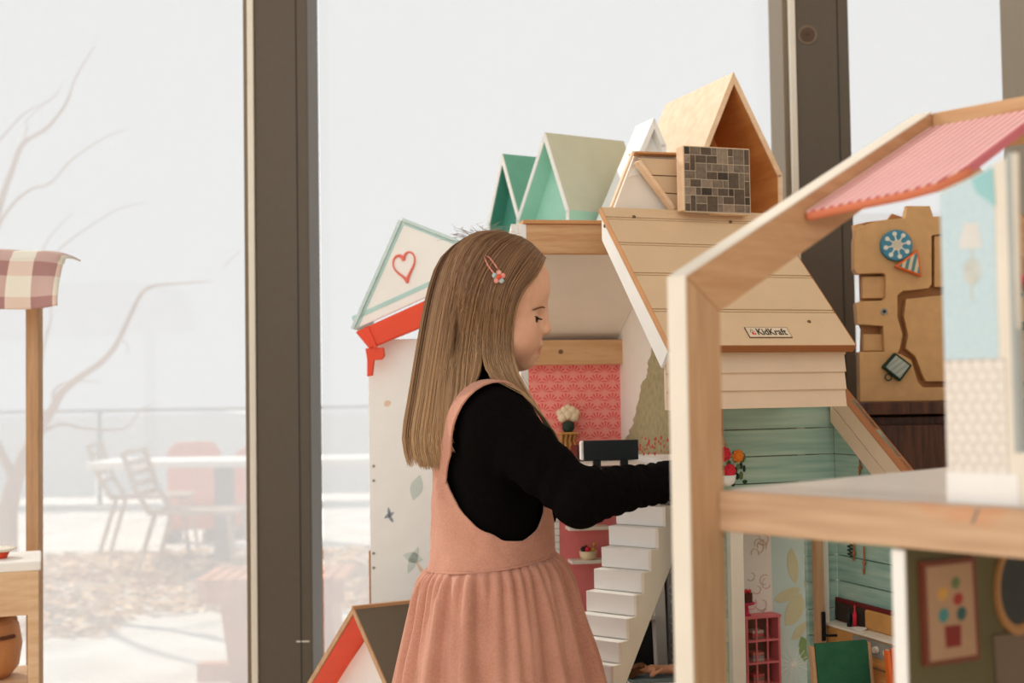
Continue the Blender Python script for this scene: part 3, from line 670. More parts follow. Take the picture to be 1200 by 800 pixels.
def pink_house():
    H = fb.hit
    c = thing('pink_dollhouse', 'tall open dollhouse with coral fan wallpaper, pine beams and white stairs', 'dollhouse', fb.o, YB)
    y1 = -0.265; xl = H(617, 275, 1, y1).x; zb1, zt1 = H(660, 297, 1, y1).z, H(660, 258, 1, y1).z
    zb2, zt2 = H(680, 427, 1, -0.02).z, H(680, 398, 1, -0.02).z
    zfl = 0.88 - 0.122; zlow = 0.30
    box('front_beam', M['pine_x'], c, xl, -0.002, y1, y1 + 0.018, zb1, zt1 - 0.006, 0.001)
    box('ridge_cap', M['mdf_edge'], c, xl - 0.006, -0.002, y1 - 0.004, y1 + 0.03, zt1 - 0.006, zt1, 0.001)
    box('rear_beam', M['pine_x'], c, xl + 0.0, 0.002, -0.02, -0.0, zb2, zt2, 0.001)
    screw(c, H(657, 412, 1, -0.02).x, -0.0205, H(657, 412, 1, -0.02).z, 1, 0.004)
    slab('sloping_ceiling', M['cream'], c, [(xl, y1 + 0.018, zb1 + 0.002), (0, y1 + 0.018, zb1 + 0.002), (0, 0.02, zt2 - 0.003), (xl, 0.02, zt2 - 0.003)], 0.008)
    bw = box('back_wall', M['fan'], c, xl, -0.0, 0.0, 0.008, zfl, zb2 + 0.01, 0)
    def zc(y): return lerp(zt2, zb1, (y - 0.0) / (y1 + 0.018)) - 0.001
    rw = plate_x('side_wall', M['cream'], c, [(0.02, zfl - 0.02), (-0.44, zfl - 0.02), (-0.44, zfl + 0.03), (y1 + 0.0, zb1 + 0.012), (0.02, zc(0.02) + 0.012)], 0.0, 0.008, 0)
    for (ya_, yb_, z_) in ((y1, y1 + 0.018, zt1 - 0.006), (-0.004, 0.014, zt2 + 0.01)): box('corner_post', M['white'], c, xl - 0.012, xl - 0.0, ya_, yb_, 0, z_, 0.001)
    slab('rake_bar', M['white'], c, [(xl - 0.012, y1, zt1 - 0.006), (xl - 0.012, y1, zt1 - 0.024), (xl - 0.012, 0.014, zt2 - 0.008), (xl - 0.012, 0.014, zt2 + 0.010)], -0.012)
    # tree print on the side wall, lying in the wall plane
    tm = plain('moss_print', (172, 160, 120), 0.8, 0.16, 90); hm = plain('heart_print', (196, 60, 56), 0.8, 0.1)
    out = [(731, 520), (741, 500), (747, 478), (752, 452), (758, 440), (761, 422), (766, 404), (771, 394), (785, 394), (800, 420), (800, 532), (731, 532)]
    rnd = random.Random(9); pts = []
    for i in range(len(out)):
        a, b = out[i], out[(i + 1) % len(out)]; n = 5 if i < 7 else 1
        for k in range(n):
            px, py = lerp(a[0], b[0], k / n) + (rnd.uniform(-1.6, 1.2) if n > 1 else 0), lerp(a[1], b[1], k / n)
            h = H(px, py, 0, 0); pts.append((h.y, min(h.z, zc(h.y) - 0.002)))
    plate_x('printed_tree', tm, rw, pts, -0.0006, 0.0, 0)
    for k in range(60):
        px, py = rnd.uniform(744, 784), rnd.uniform(512, 532); h = H(px, py, 0, 0); r = rnd.uniform(0.0015, 0.003)
        MB().ball((-0.0006, h.y, h.z), (0.0004, r * 1.6, r), 7, 4).build('printed_heart', hm, rw)
    h = H(772, 411, 0, 0); MB().ball((-0.0006, h.y, h.z), (0.0004, 0.005, 0.003), 8, 4).build('printed_heart', M['rose'], rw)
    plate_x('skirting', M['white'], c, [(-0.03, zfl), (-0.44, zfl), (-0.44, zfl + 0.010), (-0.03, zfl + 0.010)], -0.003, 0.0, 0.0005)
    # floors
    box('attic_floor', M['white'], c, xl, -0.003, -0.30, 0.0, zfl - 0.012, zfl, 0.001)
    box('floor_edge', M['pine_x'], c, xl + 0.03, -0.003, -0.305, -0.30, zfl - 0.018, zfl - 0.001, 0.001)
    box('lower_floor', M['offwhite'], c, xl, 0.05, -0.30, 0.0, zlow - 0.012, zlow, 0.001)
    # lower walls
    xp0, xp1 = H(656, 640, 1, 0).x, H(738, 640, 1, 0).x
    box('pink_wall', M['pink'], c, xp0, xp1, 0.0, 0.008, zlow, zfl - 0.012, 0)
    xW = H(776, 680, 1, 0).x
    box('shelf_wall', M['cream'], c, xp1, xW, 0.0, 0.008, zlow, zfl - 0.012, 0)
    bwl = bpy.data.objects.new('brick_wall', None); link(bwl, c)
    bh = 0.0118; r = 0
    while zfl - 0.014 - r * bh > zlow + bh:
        z1 = zfl - 0.014 - r * bh; x = xp0
        k = 0
        while x > xl + 0.004:
            ln = 0.016 if (r % 2 and k == 0) else 0.03; x0 = max(xl, x - ln)
            MB().box(x0 + 0.0008, x - 0.0002, -0.0012, 0.006, z1 - bh + 0.001, z1).build('brick', M['white'], bwl, bevel=0.0005); x -= ln; k += 1
        r += 1
    box('brick_backing', plain('grout', (196, 182, 166), 0.8), c, xl, xp0, 0.003, 0.008, zlow, zfl - 0.012, 0)
    # dark star print wall
    t = NT('star_wallpaper'); X, Y_, Z_ = t.xyz()
    s = 0.05; uy = t.math('SUBTRACT', t.math('FRACT', t.math('ADD', t.math('DIVIDE', Y_, s), 20.0)), 0.5); uz = t.math('SUBTRACT', t.math('FRACT', t.math('DIVIDE', Z_, s)), 0.5)
    an = t.math('ARCTAN2', uz, uy); ln_ = t.math('GREATER_THAN', t.math('COSINE', t.math('MULTIPLY', an, 12.0)), 0.93)
    stw = t.done(t.mix(ln_, lin((112, 112, 106)), lin((176, 176, 168))), 0.7)
    plate_x('star_wall', stw, c, [(0.0, 0), (-0.21, 0), (-0.21, zfl - 0.02), (0.0, zfl - 0.02)], xW, xW + 0.008, 0)
    # shelves on the pink wall
    for (px0, px1, py) in ((665, 712, 617), (668, 716, 656), (735, 766, 667), (735, 766, 694), (735, 766, 722)):
        a, b = H(px0, py, 1, -0.02), H(px1, py, 1, -0.02)
        box('wall_shelf', M['offwhite'], c, a.x, b.x, -0.035, 0.0, a.z - 0.006, a.z, 0.001)
    a = H(771, 650, 1, -0.02); slab('sloped_post', M['cream'], c, [(a.x - 0.004, -0.03, zlow), (a.x + 0.014, -0.03, zlow), (a.x + 0.006, -0.03, a.z + 0.03), (a.x - 0.016, -0.03, a.z + 0.05)], -0.02)
    box('base_back', M['cream'], c, xl, 0, 0.0, 0.008, 0, zlow - 0.012, 0)
    # stairs: risers facing front left
    top = P(786, 592, 1.99); ys = RAD(-38); fs = Frame(top, ys)
    st = bpy.data.objects.new('staircase', None); link(st, c)
    cb, sb = math.cos(-YB), math.sin(-YB)
    st.matrix_local = Matrix.Translation(fb.loc(top)) @ Matrix.Rotation(ys - YB, 4, 'Z')
    n = 9; tr, rs, sw = 0.0215, 0.0308, 0.086
    for k in range(n):
        x0, y0 = -sw, -tr * (k + 1); z1 = -rs * k
        MB().box(-sw, 0, -tr * (k + 1) - 0.002, 0.004 - tr * k, z1 - rs, z1 - 0.0008).build('step', M['white'], st, bevel=0.0008)
    pts = [(0.006, 0)]
    for k in range(n): pts += [(-tr * (k + 1) - 0.003, -rs * k), (-tr * (k + 1) - 0.003, -rs * (k + 1))]
    pts += [(-tr * (n - 1.1), -rs * n), (0.03, -0.045), (0.03, 0)]
    plate_x('stringer', M['offwhite'], st, pts, 0.0, 0.005, 0.0006)
    sz = -(top.z - zlow); box('stair_base', M['offwhite'], st, -sw, 0.005, -tr * n, -tr * (n - 2), sz, -rs * n, 0.001)
    return dict(xl=xl, zfl=zfl, zlow=zlow)
PB = pink_house()
def wb(px, py, y): return in_frame(fb, fb.hit(px, py, 1, y))
def toy_tv():
    y = -0.282; a, b = fb.hit(684, 517, 1, y), fb.hit(748, 514, 1, y); z0 = PB['zfl']
    c = thing('toy_television', 'black toy television with a white rim on the white attic floor', 'toy television', in_frame(fb, ((a.x + b.x) / 2, y, z0)), YB)
    w_ = (b.x - a.x) / 2; h = a.z - z0; zb = 0.013
    box('housing', M['white'], c, -w_ - 0.004, w_ - 0.004, 0.003, 0.014, zb, h, 0.002)
    s = box('screen', M['screen'], c, -w_, w_, 0, 0.004, zb - 0.001, h + 0.001, 0.001)
    box('neck', M['black'], c, -w_ * 0.5 - 0.006, -w_ * 0.5 + 0.006, 0.004, 0.010, 0.003, zb, 0.0005); box('neck', M['black'], c, w_ * 0.5 - 0.006, w_ * 0.5 + 0.006, 0.004, 0.010, 0.003, zb, 0.0005)
    box('foot', M['black'], c, -w_ * 0.8, w_ * 0.8, -0.006, 0.018, 0, 0.003, 0.0005)
toy_tv()
def toy_sofa():
    y = -0.06; a = fb.hit(720, 547, 1, y); z0 = PB['zfl']
    c = thing('toy_sideboard', 'low dark red toy sideboard behind the toy television', 'toy furniture', in_frame(fb, (-0.05, -0.07, z0)), YB)
    m = plain('oxblood', (96, 36, 28), 0.5)
    box('body', m, c, -0.05, 0.044, -0.02, 0.03, 0.005, 0.026, 0.002)
    for x in (-0.045, 0.035): box('leg', M['dark_wood'], c, x, x + 0.005, -0.015, 0.025, 0, 0.005, 0)
    for x in (-0.047, -0.002): box('drawer', M['dark_wood'], c, x, x + 0.042, -0.022, -0.02, 0.008, 0.023, 0.0005)
toy_sofa()
def wall_plant():
    y = -0.012; z0 = fb.hit(666, 506, 1, y); 
    sh = thing('bracket_shelf', 'ornate ochre bracket shelf on the coral fan wallpaper', 'shelf', in_frame(fb, (z0.x, -0.0005, z0.z - 0.03)), YB)
    box('shelf_top', M['gold'], sh, -0.017, 0.017, -0.022, 0, 0.026, 0.03, 0.001)
    for s in (-0.012, -0.004, 0.004, 0.012): MB().tube([(s, -0.001, 0.0), (s * 1.1, -0.010, 0.008), (s * 0.9, -0.004, 0.016), (s, -0.014, 0.026)], 0.0028, 7).build('scroll', M['gold'], sh, True)
    box('back_plate', M['gold'], sh, -0.014, 0.014, -0.003, 0, 0.0, 0.026, 0.001)
    c = thing('potted_flowers', 'cream toy hydrangea in a dark green pot on the ochre bracket shelf', 'potted plant', in_frame(fb, (z0.x, y, z0.z)), YB)
    MB().lathe([(0, 0), (0.007, 0), (0.0105, 0.006), (0.0105, 0.014), (0.008, 0.018), (0, 0.018)], (0, 0, 0), 18).build('pot', M['leaf_d'], c, True)
    cm = plain('cream_petals', (238, 216, 180), 0.7, 0.1, 150)
    for (dx, dz, r) in ((-0.010, 0.026, 0.009), (0.010, 0.026, 0.009), (0, 0.03, 0.010), (-0.006, 0.037, 0.008), (0.007, 0.037, 0.008), (-0.014, 0.033, 0.007), (0.014, 0.033, 0.007), (0, 0.042, 0.006)):
        MB().ball((dx, 0, dz), (r, r * 0.8, r), 12, 8).build('blossom', cm, c, True)
wall_plant()
def bowl():
    q = fb.hit(690, 656, 1, -0.02); c = thing('fruit_bowl', 'cream toy bowl of fruit on the pink wall shelf', 'bowl', in_frame(fb, (q.x - 0.001, -0.02, q.z)), YB)
    MB().lathe([(0, 0), (0.008, 0), (0.014, 0.006), (0.0155, 0.016), (0.0145, 0.016), (0.0, 0.012)], (0, 0, 0), 22).build('bowl_body', plain('bowl_cream', (232, 208, 168), 0.5), c, True)
    base = c.location
    fm = [('toy_apple', 'dark toy plum heaped in the cream bowl', 'fruit', M['black'], (-0.008, 0, 0.0185), 0.005), ('toy_apple', 'red toy apple heaped in the cream bowl', 'fruit', M['rose'], (-0.001, -0.004, 0.0185), 0.0048), ('toy_apple', 'small green toy lime heaped in the cream bowl', 'fruit', M['leaf_d'], (-0.003, 0.006, 0.020), 0.0045)]
    for n, l, k, m, o, r in fm:
        t = thing(n, l, k, base + Vector(o)); MB().ball((0, 0, 0), r, 12, 8).build('flesh', m, t, True); MB().tube([(0, 0, r * 0.9), (0.0008, 0, r * 1.4)], 0.0005, 5).build('stem', M['brown_edge'], t)
    b = thing('toy_banana', 'yellow toy banana sticking up from the cream bowl', 'fruit', base + Vector((0.008, 0, 0.016)))
    MB().tube([(-0.003, 0, 0), (0.001, 0, 0.004), (0.003, 0, 0.009), (0.003, 0, 0.015)], [0.002, 0.003, 0.0028, 0.001], 8).build('peel', plain('banana', (232, 184, 70), 0.5), b, True)
    MB().ball((0.003, 0, 0.0155), 0.001, 6, 4).build('tip', M['brown_edge'], b)
bowl()
def bottles():
    cs = [(60, 34, 40), (206, 60, 70), (40, 36, 44), (190, 120, 120), (36, 60, 62), (222, 190, 170), (70, 130, 132), (44, 32, 30)]
    nm = ['black', 'red', 'charcoal', 'dusty pink', 'dark green', 'cream', 'turquoise', 'dark brown']
    for r, py in enumerate((694, 722)):
        for k in range(4):
            q = fb.hit(740 + k * 6.6, py, 1, -0.018); i = r * 4 + k
            b = thing('perfume_bottle', '%s toy bottle standing on the %s cream shelf beside the stairs' % (nm[i], 'upper' if r == 0 else 'lower'), 'bottle', in_frame(fb, (q.x, -0.018, q.z)), YB, 'toy bottles on the cream shelves')
            h = 0.026 if k % 2 else 0.02; rr = 0.0034 if i != 6 else 0.0046
            MB().lathe([(0, 0), (rr, 0), (rr, h * 0.6), (rr * 0.45, h * 0.75), (rr * 0.45, h * 0.8), (0, h * 0.8)], (0, 0, 0), 14).build('body', plain('bottle_glass', cs[i], 0.3), b, True)
            MB().lathe([(0, h * 0.8), (rr * 0.55, h * 0.8), (rr * 0.5, h), (0, h)], (0, 0, 0), 12).build('cap', M['black'] if k % 2 else M['gold'], b)
bottles()
def armchair():
    y = -0.09; a, b = fb.hit(702, 728, 1, y), fb.hit(768, 728, 1, y); z0 = PB['zlow']
    c = thing('toy_armchair', 'black toy armchair under the white stairs', 'toy armchair', in_frame(fb, ((a.x + b.x) / 2, y, z0)), YB)
    w_ = (b.x - a.x) / 2; h = a.z - z0; m = plain('black_leather', (20, 18, 18), 0.5, 0.1)
    MB().prism([(-w_, 0.0, 0.04), (w_, 0, 0.04), (w_ * 0.96, 0.012, h - 0.005), (w_ * 0.85, 0.014, h), (-w_ * 0.85, 0.014, h), (-w_ * 0.96, 0.012, h - 0.005)], (0, 0.016, 0)).build('backrest', m, c, bevel=0.004)
    box('seat', m, c, -w_, w_, -0.055, 0.0, 0.045, 0.075, 0.005)
    for s in (-1, 1): box('armrest', m, c, min(s * w_, s * (w_ + 0.01)), max(s * w_, s * (w_ + 0.01)), -0.055, 0.01, 0.03, 0.105, 0.004)
    for s in (-1, 1):
        for yy in (-0.05, 0.005): box('leg', M['dark_wood'], c, s * w_ * 0.8 - 0.004, s * w_ * 0.8 + 0.004, yy, yy + 0.008, 0, 0.045, 0)
armchair()

def white_chest():
    y = -0.17; q = fb.hit(770, 792, 1, y); z0 = PB['zlow']; h = q.z - z0
    c = thing('toy_chest', 'low white toy chest with a grey lid in front of the black armchair', 'toy furniture', in_frame(fb, (q.x, y, z0)), YB)
    box('body', M['white'], c, -0.045, 0.03, -0.02, 0.02, 0, h - 0.006, 0.001); box('lid', plain('grey_blue', (120, 134, 138), 0.5), c, -0.048, 0.033, -0.022, 0.022, h - 0.006, h, 0.001)
    MB().ball((-0.008, -0.022, h - 0.02), 0.003, 8, 6).build('knob', M['steel'], c, True)
    return in_frame(fb, (q.x, y, q.z))
TOPC = white_chest()
def doll():
    d = thing('fashion_doll', 'small fashion doll with brown hair lying on the low white chest', 'doll', TOPC, YB)
    sk = plain('doll_skin', (222, 158, 122), 0.45, 0.03)
    F = Field(); r = 0.008
    F.el((-0.026, 0, 0.012), (0.010, 0.008, 0.009), 0.003); F.rc((-0.018, 0, 0.010), (-0.010, 0, 0.010), 0.0035, 0.004, 0.004); F.rc((-0.008, 0, 0.010), (0.012, 0, 0.009), 0.008, 0.006, 0.005); F.rc((0.012, 0, 0.009), (0.026, 0, 0.009), 0.006, 0.008, 0.005)
    F.rc((0.026, -0.004, 0.009), (0.060, -0.005, 0.006), 0.006, 0.0035, 0.003); F.rc((0.026, 0.004, 0.009), (0.058, 0.006, 0.006), 0.006, 0.0035, 0.003)
    F.rc((-0.006, -0.008, 0.011), (-0.012, -0.013, 0.004), 0.0032, 0.003, 0.002); F.rc((-0.012, -0.013, 0.004), (0.004, -0.014, 0.012), 0.003, 0.0024, 0.002); F.rc((-0.006, 0.008, 0.010), (0.010, 0.012, 0.005), 0.0032, 0.0026, 0.002)
    xs = axis([(-0.045, 0.07, 0.0012)]); ys = axis([(-0.022, 0.022, 0.0012)]); zs = axis([(-0.003, 0.026, 0.0012)])
    pos, q = surface_net(xs, ys, zs, F.grid(xs, ys, zs)); pos[:, 2] += 0.001; net_obj('doll_body', pos, q, sk, d)
    H_ = MB(); rn = random.Random(4)
    for k in range(70):
        a = rn.uniform(-1.2, 1.2); b = rn.uniform(-0.8, 1.2); s = Vector((-0.028 - 0.008 * math.cos(a) * 0.6, 0.0085 * math.sin(a), 0.013 + 0.009 * math.sin(b)))
        H_.tube([Vector((-0.022, 0.0075 * math.sin(a), 0.013 + 0.009 * math.sin(b) * 0.9 + 0.002)), s, s + Vector((-0.012, rn.uniform(-.004, .004), -0.004)), Vector((s.x - 0.024 - rn.uniform(0, .01), s.y * 1.6, 0.0015 + rn.uniform(0, .004)))], 0.0009, 4)
    H_.build('doll_hair', plain('doll_hair', (120, 78, 48), 0.5, 0.2, 200), d, True)
# ---------- gable houses on the cabinet behind
ZC = 1.0
def display_cabinet():
    c = thing('display_cabinet', 'dark wooden cabinet carrying the gable roofed toy houses behind the dollhouses', 'cabinet', (-0.06, 2.29, 0))
    W, D_ = 0.56, 0.5
    box('carcass', M['dark_wood'], c, 0, W, 0.01, D_, 0.04, ZC - 0.02, 0.002); box('top', M['dark_wood'], c, -0.01, W + 0.01, -0.005, D_, ZC - 0.02, ZC, 0.002); box('plinth', M['dark_wood'], c, 0.02, W - 0.02, 0.03, D_, 0, 0.04, 0)
    for k in range(2):
        d = box('door', M['dark_wood'], c, 0.004 + k * W / 2, W / 2 - 0.004 + k * W / 2, 0, 0.01, 0.05, ZC - 0.03, 0.002)
        MB().ball((W / 2 + (-0.03 if k == 0 else 0.03), -0.008, 0.6), 0.01, 12, 8).build('knob', M['steel'], d, True)
display_cabinet()
def gable_house(name, label, yaw, Y, apex, ridge_end, eaveR, eaveL, wallb, mats, inset=0.02, th=0.008, back_fit=None, closed=True, depth=None):
    ap = P(apex[0], apex[1], Y); o = Vector((ap.x, ap.y, ZC)); f = Frame(o, yaw); H = f.hit
    c = thing(name, label, 'toy house', o, yaw)
    za = ap.z - ZC
    D_ = depth or H(ridge_end[0], ridge_end[1], 0, 0).y
    r = H(*eaveR, 1, 0); xr, zr = r.x, r.z
    if eaveL == 'sym': xl, zl = -xr, zr
    else: l = H(*eaveL, 1, 0); xl, zl = l.x, l.z
    roofO, roofI, trim, gab, wall = mats
    def roof(x, z, s):
        d = Vector((x, 0, z - za)).normalized(); n_ = Vector((-d.z, 0, d.x)); n_ = n_ if n_.z > 0 else -n_
        a, b = Vector((0, 0, za)), Vector((x, 0, z))
        R_ = MB().prism([a, b, b - n_ * th, a - Vector((0, 0, th / max(0.3, abs(n_.z))))], (0, D_, 0)).build('roof_slope', roofO, c)
        b2 = b + d * 0.001
        MB().prism([a + n_ * 0.0006, b2 + n_ * 0.0006, b2 - n_ * (th + 0.0006), a - Vector((0, 0, (th + 0.0006) / max(0.3, abs(n_.z))))], (0, -0.002, 0)).build('rake_trim', trim, R_)
        a2, b3 = a - Vector((0, 0, th / max(0.3, abs(n_.z)))), b - n_ * th
        if roofI is not None: MB().prism([a2, b3, b3 - n_ * 0.0008, a2 - Vector((0, 0, 0.0008))], (0, D_, 0)).build('roof_lining', roofI, R_)
    roof(xr, zr, 1); roof(xl, zl, -1)
    w_ = box('side_wall', wall, c, xr - th, xr, 0.0, D_, 0, zr, 0); w2 = box('side_wall', wall, c, xl, xl + th, 0.0, D_, 0, zl, 0)
    box('wall_trim', trim, w_, xr - th - 0.0004, xr + 0.0004, -0.002, 0, 0, zr, 0); box('wall_trim', trim, w2, xl - 0.0004, xl + th + 0.0004, -0.002, 0, 0, zl, 0)
    plate_y('gable_panel', gab, c, [(xl + th, 0), (xr - th, 0), (xr - th, zr), (0, za - th * 1.5), (xl + th, zl)], inset, inset + 0.006, 0)
    box('floor_board', wall, c, xl + th, xr - th, 0, D_, 0, 0.006, 0)
    return c
gable_house('teal_toy_house', 'dark teal open gable toy house with white edges behind the mint one', RAD(-58), 2.62, (589, 180), (650, 184), (611, 262), (572, 262), 0, (M['teal'], M['teal_d'], M['white'], M['teal_d'], M['teal']), 0.03, depth=0.09)
gable_house('mint_toy_house', 'mint green gable toy house with sage roof and white edges above the pine beam', RAD(-58), 2.42, (639, 155), (731, 164), (667, 246), (606, 258), 0, (M['sage'], M['mint_d'], M['white'], M['mint_d'], M['mint']), 0.035)
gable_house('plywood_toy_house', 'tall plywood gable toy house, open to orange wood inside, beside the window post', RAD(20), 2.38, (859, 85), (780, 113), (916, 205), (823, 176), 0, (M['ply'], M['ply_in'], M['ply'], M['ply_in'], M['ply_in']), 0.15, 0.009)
gable_house('white_toy_house', 'pale white gable toy house wedged between the mint roof and the plywood house', RAD(20), 2.315, (766, 138), (742, 147), (780, 170), (719, 250), 0, (M['palegrey'], M['white'], M['white'], M['white'], M['white']), 0.02, depth=0.075)

# ---------- white house with the tilted heart roof
def heart_house():
    Y = 2.42; yaw = RAD(-8); o = P(433, 560, Y); f = Frame((o.x, Y, 0), yaw); H = lambda px, py, y=0: f.hit(px, py, 1, y)
    c = thing('heart_dollhouse', 'white toy house with a tilted heart printed gable and red trim', 'dollhouse', f.o, yaw)
    zt = H(433, 398).z; xr = H(560, 500).x
    w_ = box('front_panel', M['white'], c, 0.0, xr, 0, 0.012, 0.0, zt, 0.001)
    for py in (546, 563, 648, 665): q = H(438, py); screw(w_, q.x, -0.0005, q.z, 1, 0.0026, M['steel'])
    zs = H(433, 645).z; box('corner_strip', M['mdf_edge'], w_, -0.003, 0.0, -0.001, 0.012, 0.0, zs, 0.0005)
    gm = plain('printed_grey', (150, 160, 170), 0.7); pl_ = plain('printed_pale', (212, 222, 214), 0.7); po = plain('printed_stem', (236, 206, 180), 0.7)
    def lf(px0, py0, px1, py1, wd, m, nm='printed_leaf'):
        a, b = H(px0, py0), H(px1, py1); d = Vector((b.x - a.x, 0, b.z - a.z)); n = Vector((-d.z, 0, d.x)).normalized(); pts = []
        for s in (-1, 1):
            for j in (range(0, 9) if s < 0 else range(7, 0, -1)):
                u = j / 8; pts.append(Vector((a.x, -0.0006, a.z)) + d * u + n * (s * wd * math.sin(math.pi * u)))
        MB().prism(pts, (0, 0.0006, 0)).build(nm, m, w_)
    lf(450, 607, 462, 600, 0.004, gm, 'printed_bird'); lf(457, 606, 455, 594, 0.003, gm, 'printed_bird'); lf(455, 603, 461, 612, 0.003, gm, 'printed_bird')
    lf(484, 586, 492, 556, 0.012, pl_); lf(472, 650, 496, 656, 0.010, pl_); lf(478, 672, 490, 640, 0.008, pl_); lf(486, 655, 502, 682, 0.003, po); lf(450, 475, 458, 470, 0.006, po)
    # tilted gable roof
    th = 0.12; g0, g1, g2 = H(415, 386, -0.03), H(471, 259, -0.03), H(592, 306, -0.03)
    pts = [(g0.x, g0.z), (g1.x, g1.z), (g2.x, g2.z)]
    gp = plate_y('gable_panel', M['white'], c, pts, -0.03, -0.022, 0.001)
    bt = plain('mint_border', (186, 220, 216), 0.6, 0.05)
    def band(a, b, off, wd, m, nm, y0=-0.031, par=gp):
        a, b = Vector((a.x, 0, a.z)), Vector((b.x, 0, b.z)); d = (b - a).normalized(); n = Vector((d.z, 0, -d.x))
        MB().prism([(q.x, y0, q.z) for q in (a + n * off + d * 0.004, b + n * off - d * 0.004, b + n * (off + wd) - d * 0.006, a + n * (off + wd) + d * 0.006)], (0, -0.001 - y0 - 0.029 if False else 0.001, 0)).build(nm, m, par)
    band(g0, g1, 0.001, 0.005, bt, 'border_band'); band(g1, g2, 0.001, 0.004, bt, 'border_band'); band(g2, g0, 0.016, 0.008, bt, 'border_band')
    # heart outline
    hc = H(474, 311, -0.031); R = 0.021; hp = []
    for k in range(40):
        t = 2 * math.pi * k / 40; hx = 16 * math.sin(t) ** 3; hz = 13 * math.cos(t) - 5 * math.cos(2 * t) - 2 * math.cos(3 * t) - math.cos(4 * t)
        an = RAD(12); hx, hz = hx * math.cos(an) - hz * math.sin(an), hx * math.sin(an) + hz * math.cos(an)
        hp.append((hc.x + hx * R / 16, -0.0312, hc.z + hz * R / 13 * 1.15))
    MB().tube(hp + [hp[0]], [0.0016 + 0.002 * (0.5 + 0.5 * math.sin(k * 0.31 + 2)) for k in range(41)], 6).build('printed_heart', plain('heart_red', (236, 120, 104), 0.6), gp)
    for (a, b, nm) in ((g0, g1, 'roof_slope'), (g1, g2, 'roof_slope')):
        a, b = Vector((a.x, -0.034, a.z)), Vector((b.x, -0.034, b.z)); d = (b - a).normalized(); n = Vector((-d.z, 0, d.x)); n = n if n.z > 0 else -n
        MB().prism([a, b, b + n * 0.006, a + n * 0.006], (0, th, 0)).build(nm, plain('roof_pale', (206, 226, 224), 0.5), c)
    # red trim under the gable
    d = Vector((g2.x - g0.x, 0, g2.z - g0.z)).normalized(); n = Vector((d.z, 0, -d.x))
    a = Vector((g0.x, -0.04, g0.z)) + d * 0.002 + n * 0.006
    MB().prism([a, a + d * 0.25, a + d * 0.25 + n * 0.048, a + n * 0.040 + d * 0.012], (0, 0.012, 0)).build('red_trim', M['red'], c, bevel=0.003)
    a2 = Vector((a.x, -0.043, a.z)) + d * 0.022
    MB().prism([a2, a2 + d * 0.006, a2 + d * 0.006 + n * 0.044, a2 + n * 0.044], (0, 0.004, 0)).build('trim_rib', M['red'], c, bevel=0.001)
    q = [(428, 408), (449, 407), (450, 417), (447, 421), (438, 422), (436, 440), (430, 441), (430, 421)]
    MB().prism([H(x, y, -0.036) for x, y in q], (0, 0.01, 0)).build('red_bracket', M['red'], c, bevel=0.001)
heart_house()

# ---------- small A frame house, red inside
def a_frame():
    Y = 2.12; yaw = RAD(-60); ap = P(415, 711, Y); f = Frame((ap.x, Y, 0), yaw); H = lambda px, py, y=0: f.hit(px, py, 1, y)
    c = thing('a_frame_dollhouse', 'A frame toy house with grey roof, pine edges and red inside near the skirt', 'dollhouse', f.o, yaw)
    za = ap.z; l = H(366, 803); r = H(458, 803); k = (za - 0.30) / (za - l.z); kx = abs(l.x) * k; kr = r.x * (za - 0.30) / (za - r.z)
    kx = kr = (kx + kr) / 2
    D_ = f.hit(492, 706, 0, 0).y + 0.02; th = 0.009
    for s in (-1, 1):
        x = s * kr; d = Vector((x, 0, 0.30 - za)).normalized(); n_ = Vector((-d.z, 0, d.x)); n_ = n_ if n_.z > 0 else -n_
        A_, B_ = Vector((0, 0, za)), Vector((x, 0, 0.30)); A2 = A_ - Vector((0, 0, th / n_.z)); B2 = B_ - n_ * th
        o = MB().prism([A_, B_, B2, A2], (0, D_, 0)).build('roof_slope', plain('grey_brown', (112, 100, 84), 0.5, 0.03), c)
        MB().prism([A_ + n_ * 0.0005, B_ + n_ * 0.0005, B2, A2], (0, -0.003, 0)).build('rake_edge', M['pine_z'], o, bevel=0.0006)
        MB().prism([A2, B2, B2 - n_ * 0.001, A2 - Vector((0, 0, 0.001 / n_.z))], (0, D_, 0)).build('red_lining', M['red'], o)
        box('side_wall', M['white'], c, min(x, x - s * th), max(x, x - s * th), 0, D_, 0, 0.30, 0.001)
        if s > 0: q = f.hit(435, 735, 1, 0.03); screw(o, q.x + 0.002, 0.03, za + (q.x + 0.002) * d.z / d.x, 0, 0.003)
    box('ridge_board', M['pine_y'], c, -0.004, 0.0045, -0.003, D_, za - 0.006, za + 0.002, 0.0008)
    plate_y('inner_panel', M['white'], c, [(-kr + th, 0), (kr - th, 0), (kr - th, 0.30), (0, za - th * 2), (-kr + th, 0.30)], 0.05, 0.056, 0)
a_frame()

